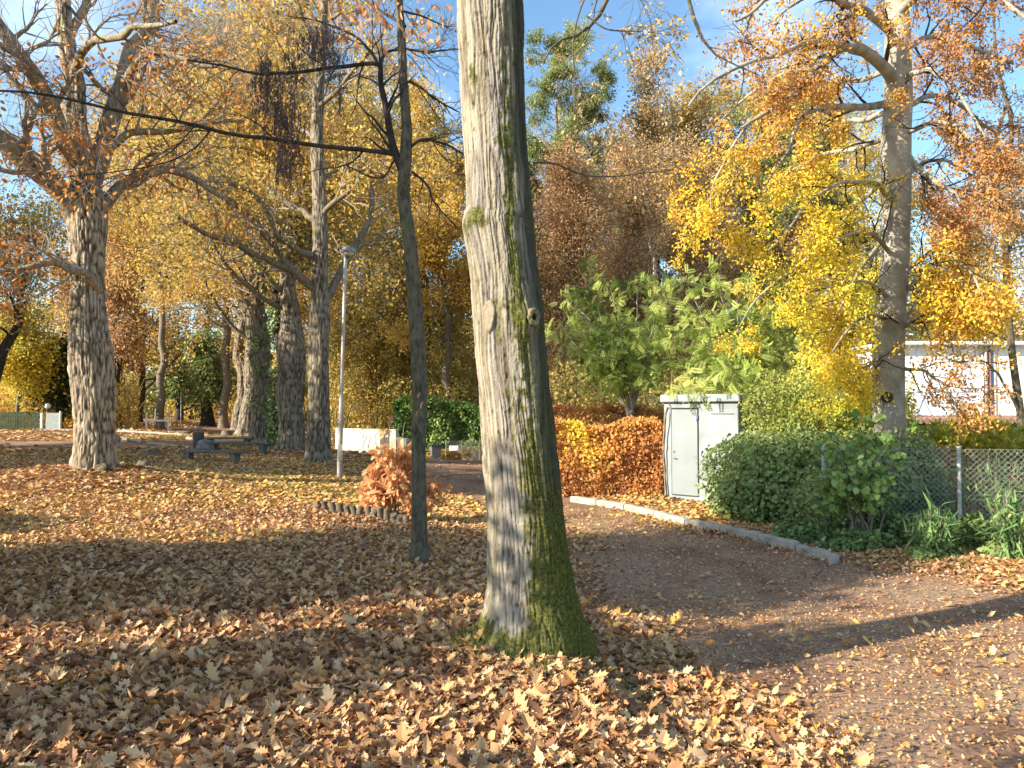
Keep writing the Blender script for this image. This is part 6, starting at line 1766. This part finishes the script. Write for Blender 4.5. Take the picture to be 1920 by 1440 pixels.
# ------------------------------------------------------------------ parked cars far away
def car(px, Y, col, lab, rz, grp='cars parked at the far end of the avenue'):
    b = gp(px, Y)
    t = empty('parked_car', b, lab, 'car', grp, rz)
    pm = mat_plain('car_paint', col, .3, .05, spec=.6); gl = mat_plain('car_glass', (.03, .04, .05), .1, spec=.8); tm_ = mat_plain('tyre_rubber', (.02, .02, .02), .8)
    prof = [(-2.1, .35), (-2.15, .8), (-1.5, .98), (-.7, 1.5), (.9, 1.53), (1.7, 1.05), (2.1, .95), (2.15, .4)]
    def extr(pr, w0, shrink):
        n = len(pr)
        V = np.array([(x, s * (w0 if z < 1.0 else w0 - shrink * (z - 1.0)), z) for s in (-1, 1) for x, z in pr])
        Q = [[i, (i + 1) % n, n + (i + 1) % n, n + i] for i in range(n)]
        caps = [[i, i + 1, n - 2 - i, n - 1 - i] for i in range(n // 2 - 1)]
        Q += caps + [[n + a for a in c][::-1] for c in caps]
        return V, np.array(Q)
    m = MB(); m.parts = [extr(prof, .86, .35)]; m.build('body', pm, t)
    g2 = [(-1.42, 1.0), (-.72, 1.42), (.82, 1.45), (1.5, 1.04)]
    m = MB(); m.parts = [extr(g2, .875, .33)]; m.build('window', gl, t)
    for s, x in ((1, 2.13), (-1, -2.13)):
        for y in (-.62, .62):
            MB().box((x, y, .78), (.06, .28, .13), bev=.01).build('tail_light' if s > 0 else 'headlight', mat_plain('lamp_lens', (.45, .05, .04) if s > 0 else (.7, .7, .7), .2), t)
    for x in (-1.35, 1.35):
        for y in (-.8, .8):
            m = MB(); m.tube([(x, y - .1, .33), (x, y + .1, .33)], .33, 18); wh = m.build('wheel', tm_, t)
            m = MB(); m.tube([(x, y - .11, .33), (x, y + .11, .33)], .19, 14); m.build('rim', mat_plain('rim_metal', (.4, .4, .4), .4, metal=.5), wh)
    return t
car(268, 100, (.05, .035, .05), 'small dark car seen end on at the vanishing point of the avenue', 1.45)
car(366, 83, (.05, .08, .09), 'dark teal car parked behind the ivy covered tree', 1.2)
for (px, Y, top, lab) in [(425, 60, 740, 'thin grey pole left of the leafy burr trunk'), (292, 70, 768, 'thin pale post beside the far barrier'), (340, 64, 735, 'thin pale pole in front of the dark ivy tree')]:
    b = gp(px, Y); m = MB(); hh = PXH(top, Y) - b[2]; m.tube([(0, 0, -.1), (0, 0, hh * .5), (0, 0, hh)], [.06, .055, .05], 10); m.lathe([(.0, hh + .03), (.06, hh + .01), (.06, hh - .02), (0, hh - .02)], (0, 0, 0), 10)
    tag(m.build('metal_pole', mat_plain('pole_metal', (.38, .38, .36), .5), None, tuple(b), True), lab, 'pole')

# ------------------------------------------------------------------ unseen trees and shrubs added left of the view to cast shade into it
def shade_bush(x, y, r, h, n, seed, lab, key='olive', lo=.3, gaps=0.0, size=.16, amp=.3):
    z = float(g0(x, y))
    bush('unseen_shade_bush', lab, 'bush', (x, y, z), [((x, y, z + (h + lo) / 2), (r[0], r[1], (h - lo) / 2))], n, size, key, seed, T_HEX, .9, .2, .3, amp=amp, stems=24, stem_r=.03, gaps=gaps)
shade_bush(-15.5, 6.9, (3.6, 1.6), 4.2, 15000, 201, 'tall unseen bush added beyond the left edge to shade the leaves', size=.2, amp=.18)
shade_bush(-10.3, 4.9, (3.0, 1.5), 4.1, 14000, 202, 'broad unseen bush added for shade beyond the left edge, nearer the slender tree', size=.2, amp=.18)
crown_tree('unseen_shade_tree', 'slim unseen tree added beyond the left edge to shade the path and the thin trunk', 'tree', 0, 8, 8.0, 1.7, 1.0, 'olive', 'grey', 203, m=22, sm=6, tm=6, n=9, size=.16, tr=.1, base=(-7.6, 4.3, float(g0(-7.6, 4.3))), fall=.2, up=.3)
crown_tree('unseen_shade_tree', 'second slim unseen tree added beyond the left edge to shade the path', 'tree', 0, 8, 8.3, 2.0, 3.2, 'olive', 'grey', 206, m=26, sm=8, tm=7, n=30, size=.17, tr=.1, base=(-10.8, 3.3, float(g0(-10.8, 3.3))), fall=.2, up=.2, gap=.26)
crown_tree('unseen_shade_tree', 'loose unseen tree added beside the viewer to shade the near corner of the path', 'tree', 0, 8, 8.6, 1.5, 4.6, 'olive', 'grey', 207, m=20, sm=7, tm=6, n=14, size=.15, tr=.1, base=(-9.6, -3.0, float(g0(-9.6, -3.0))), fall=.2, up=.2, gap=.40)
shade_bush(-6.9, 2.0, (1.0, .9), 5.0, 4600, 204, 'small unseen bush added for shade beyond the left edge near the viewer', size=.13, gaps=.47)
shade_bush(-6.6, .1, (1.3, 1.0), 3.6, 1500, 205, 'thin leaved unseen bush added for shade beside the viewer on the left', size=.12, gaps=.52, lo=1.8)
crown_tree('unseen_shade_tree', 'round crowned unseen tree added for shade, level with the left oak', 'tree', 0, 15, 11.0, 2.9, 2.2, 'olive', 'grey', 211, m=26, n=34, size=.22, tr=.2, base=(-22.0, 12.3, float(g0(-22, 12.3))), gap=.24, fall=.3)
crown_tree('unseen_shade_tree', 'broad unseen tree added for shade, past the left oak', 'tree', 0, 20, 10.5, 4.2, 2.2, 'olive', 'grey', 212, m=26, n=34, size=.24, tr=.22, base=(-23.5, 18.5, float(g0(-23.5, 18.5))), gap=.24, fall=.3)
crown_tree('unseen_shade_tree', 'unseen tree added beyond the left edge to shade the benches', 'tree', 0, 22, 10, 4.5, 2.4, 'olive', 'grey', 213, m=26, n=30, size=.24, tr=.22, base=(-26.0, 26.0, float(g0(-26, 26))), gap=.28, fall=.3)
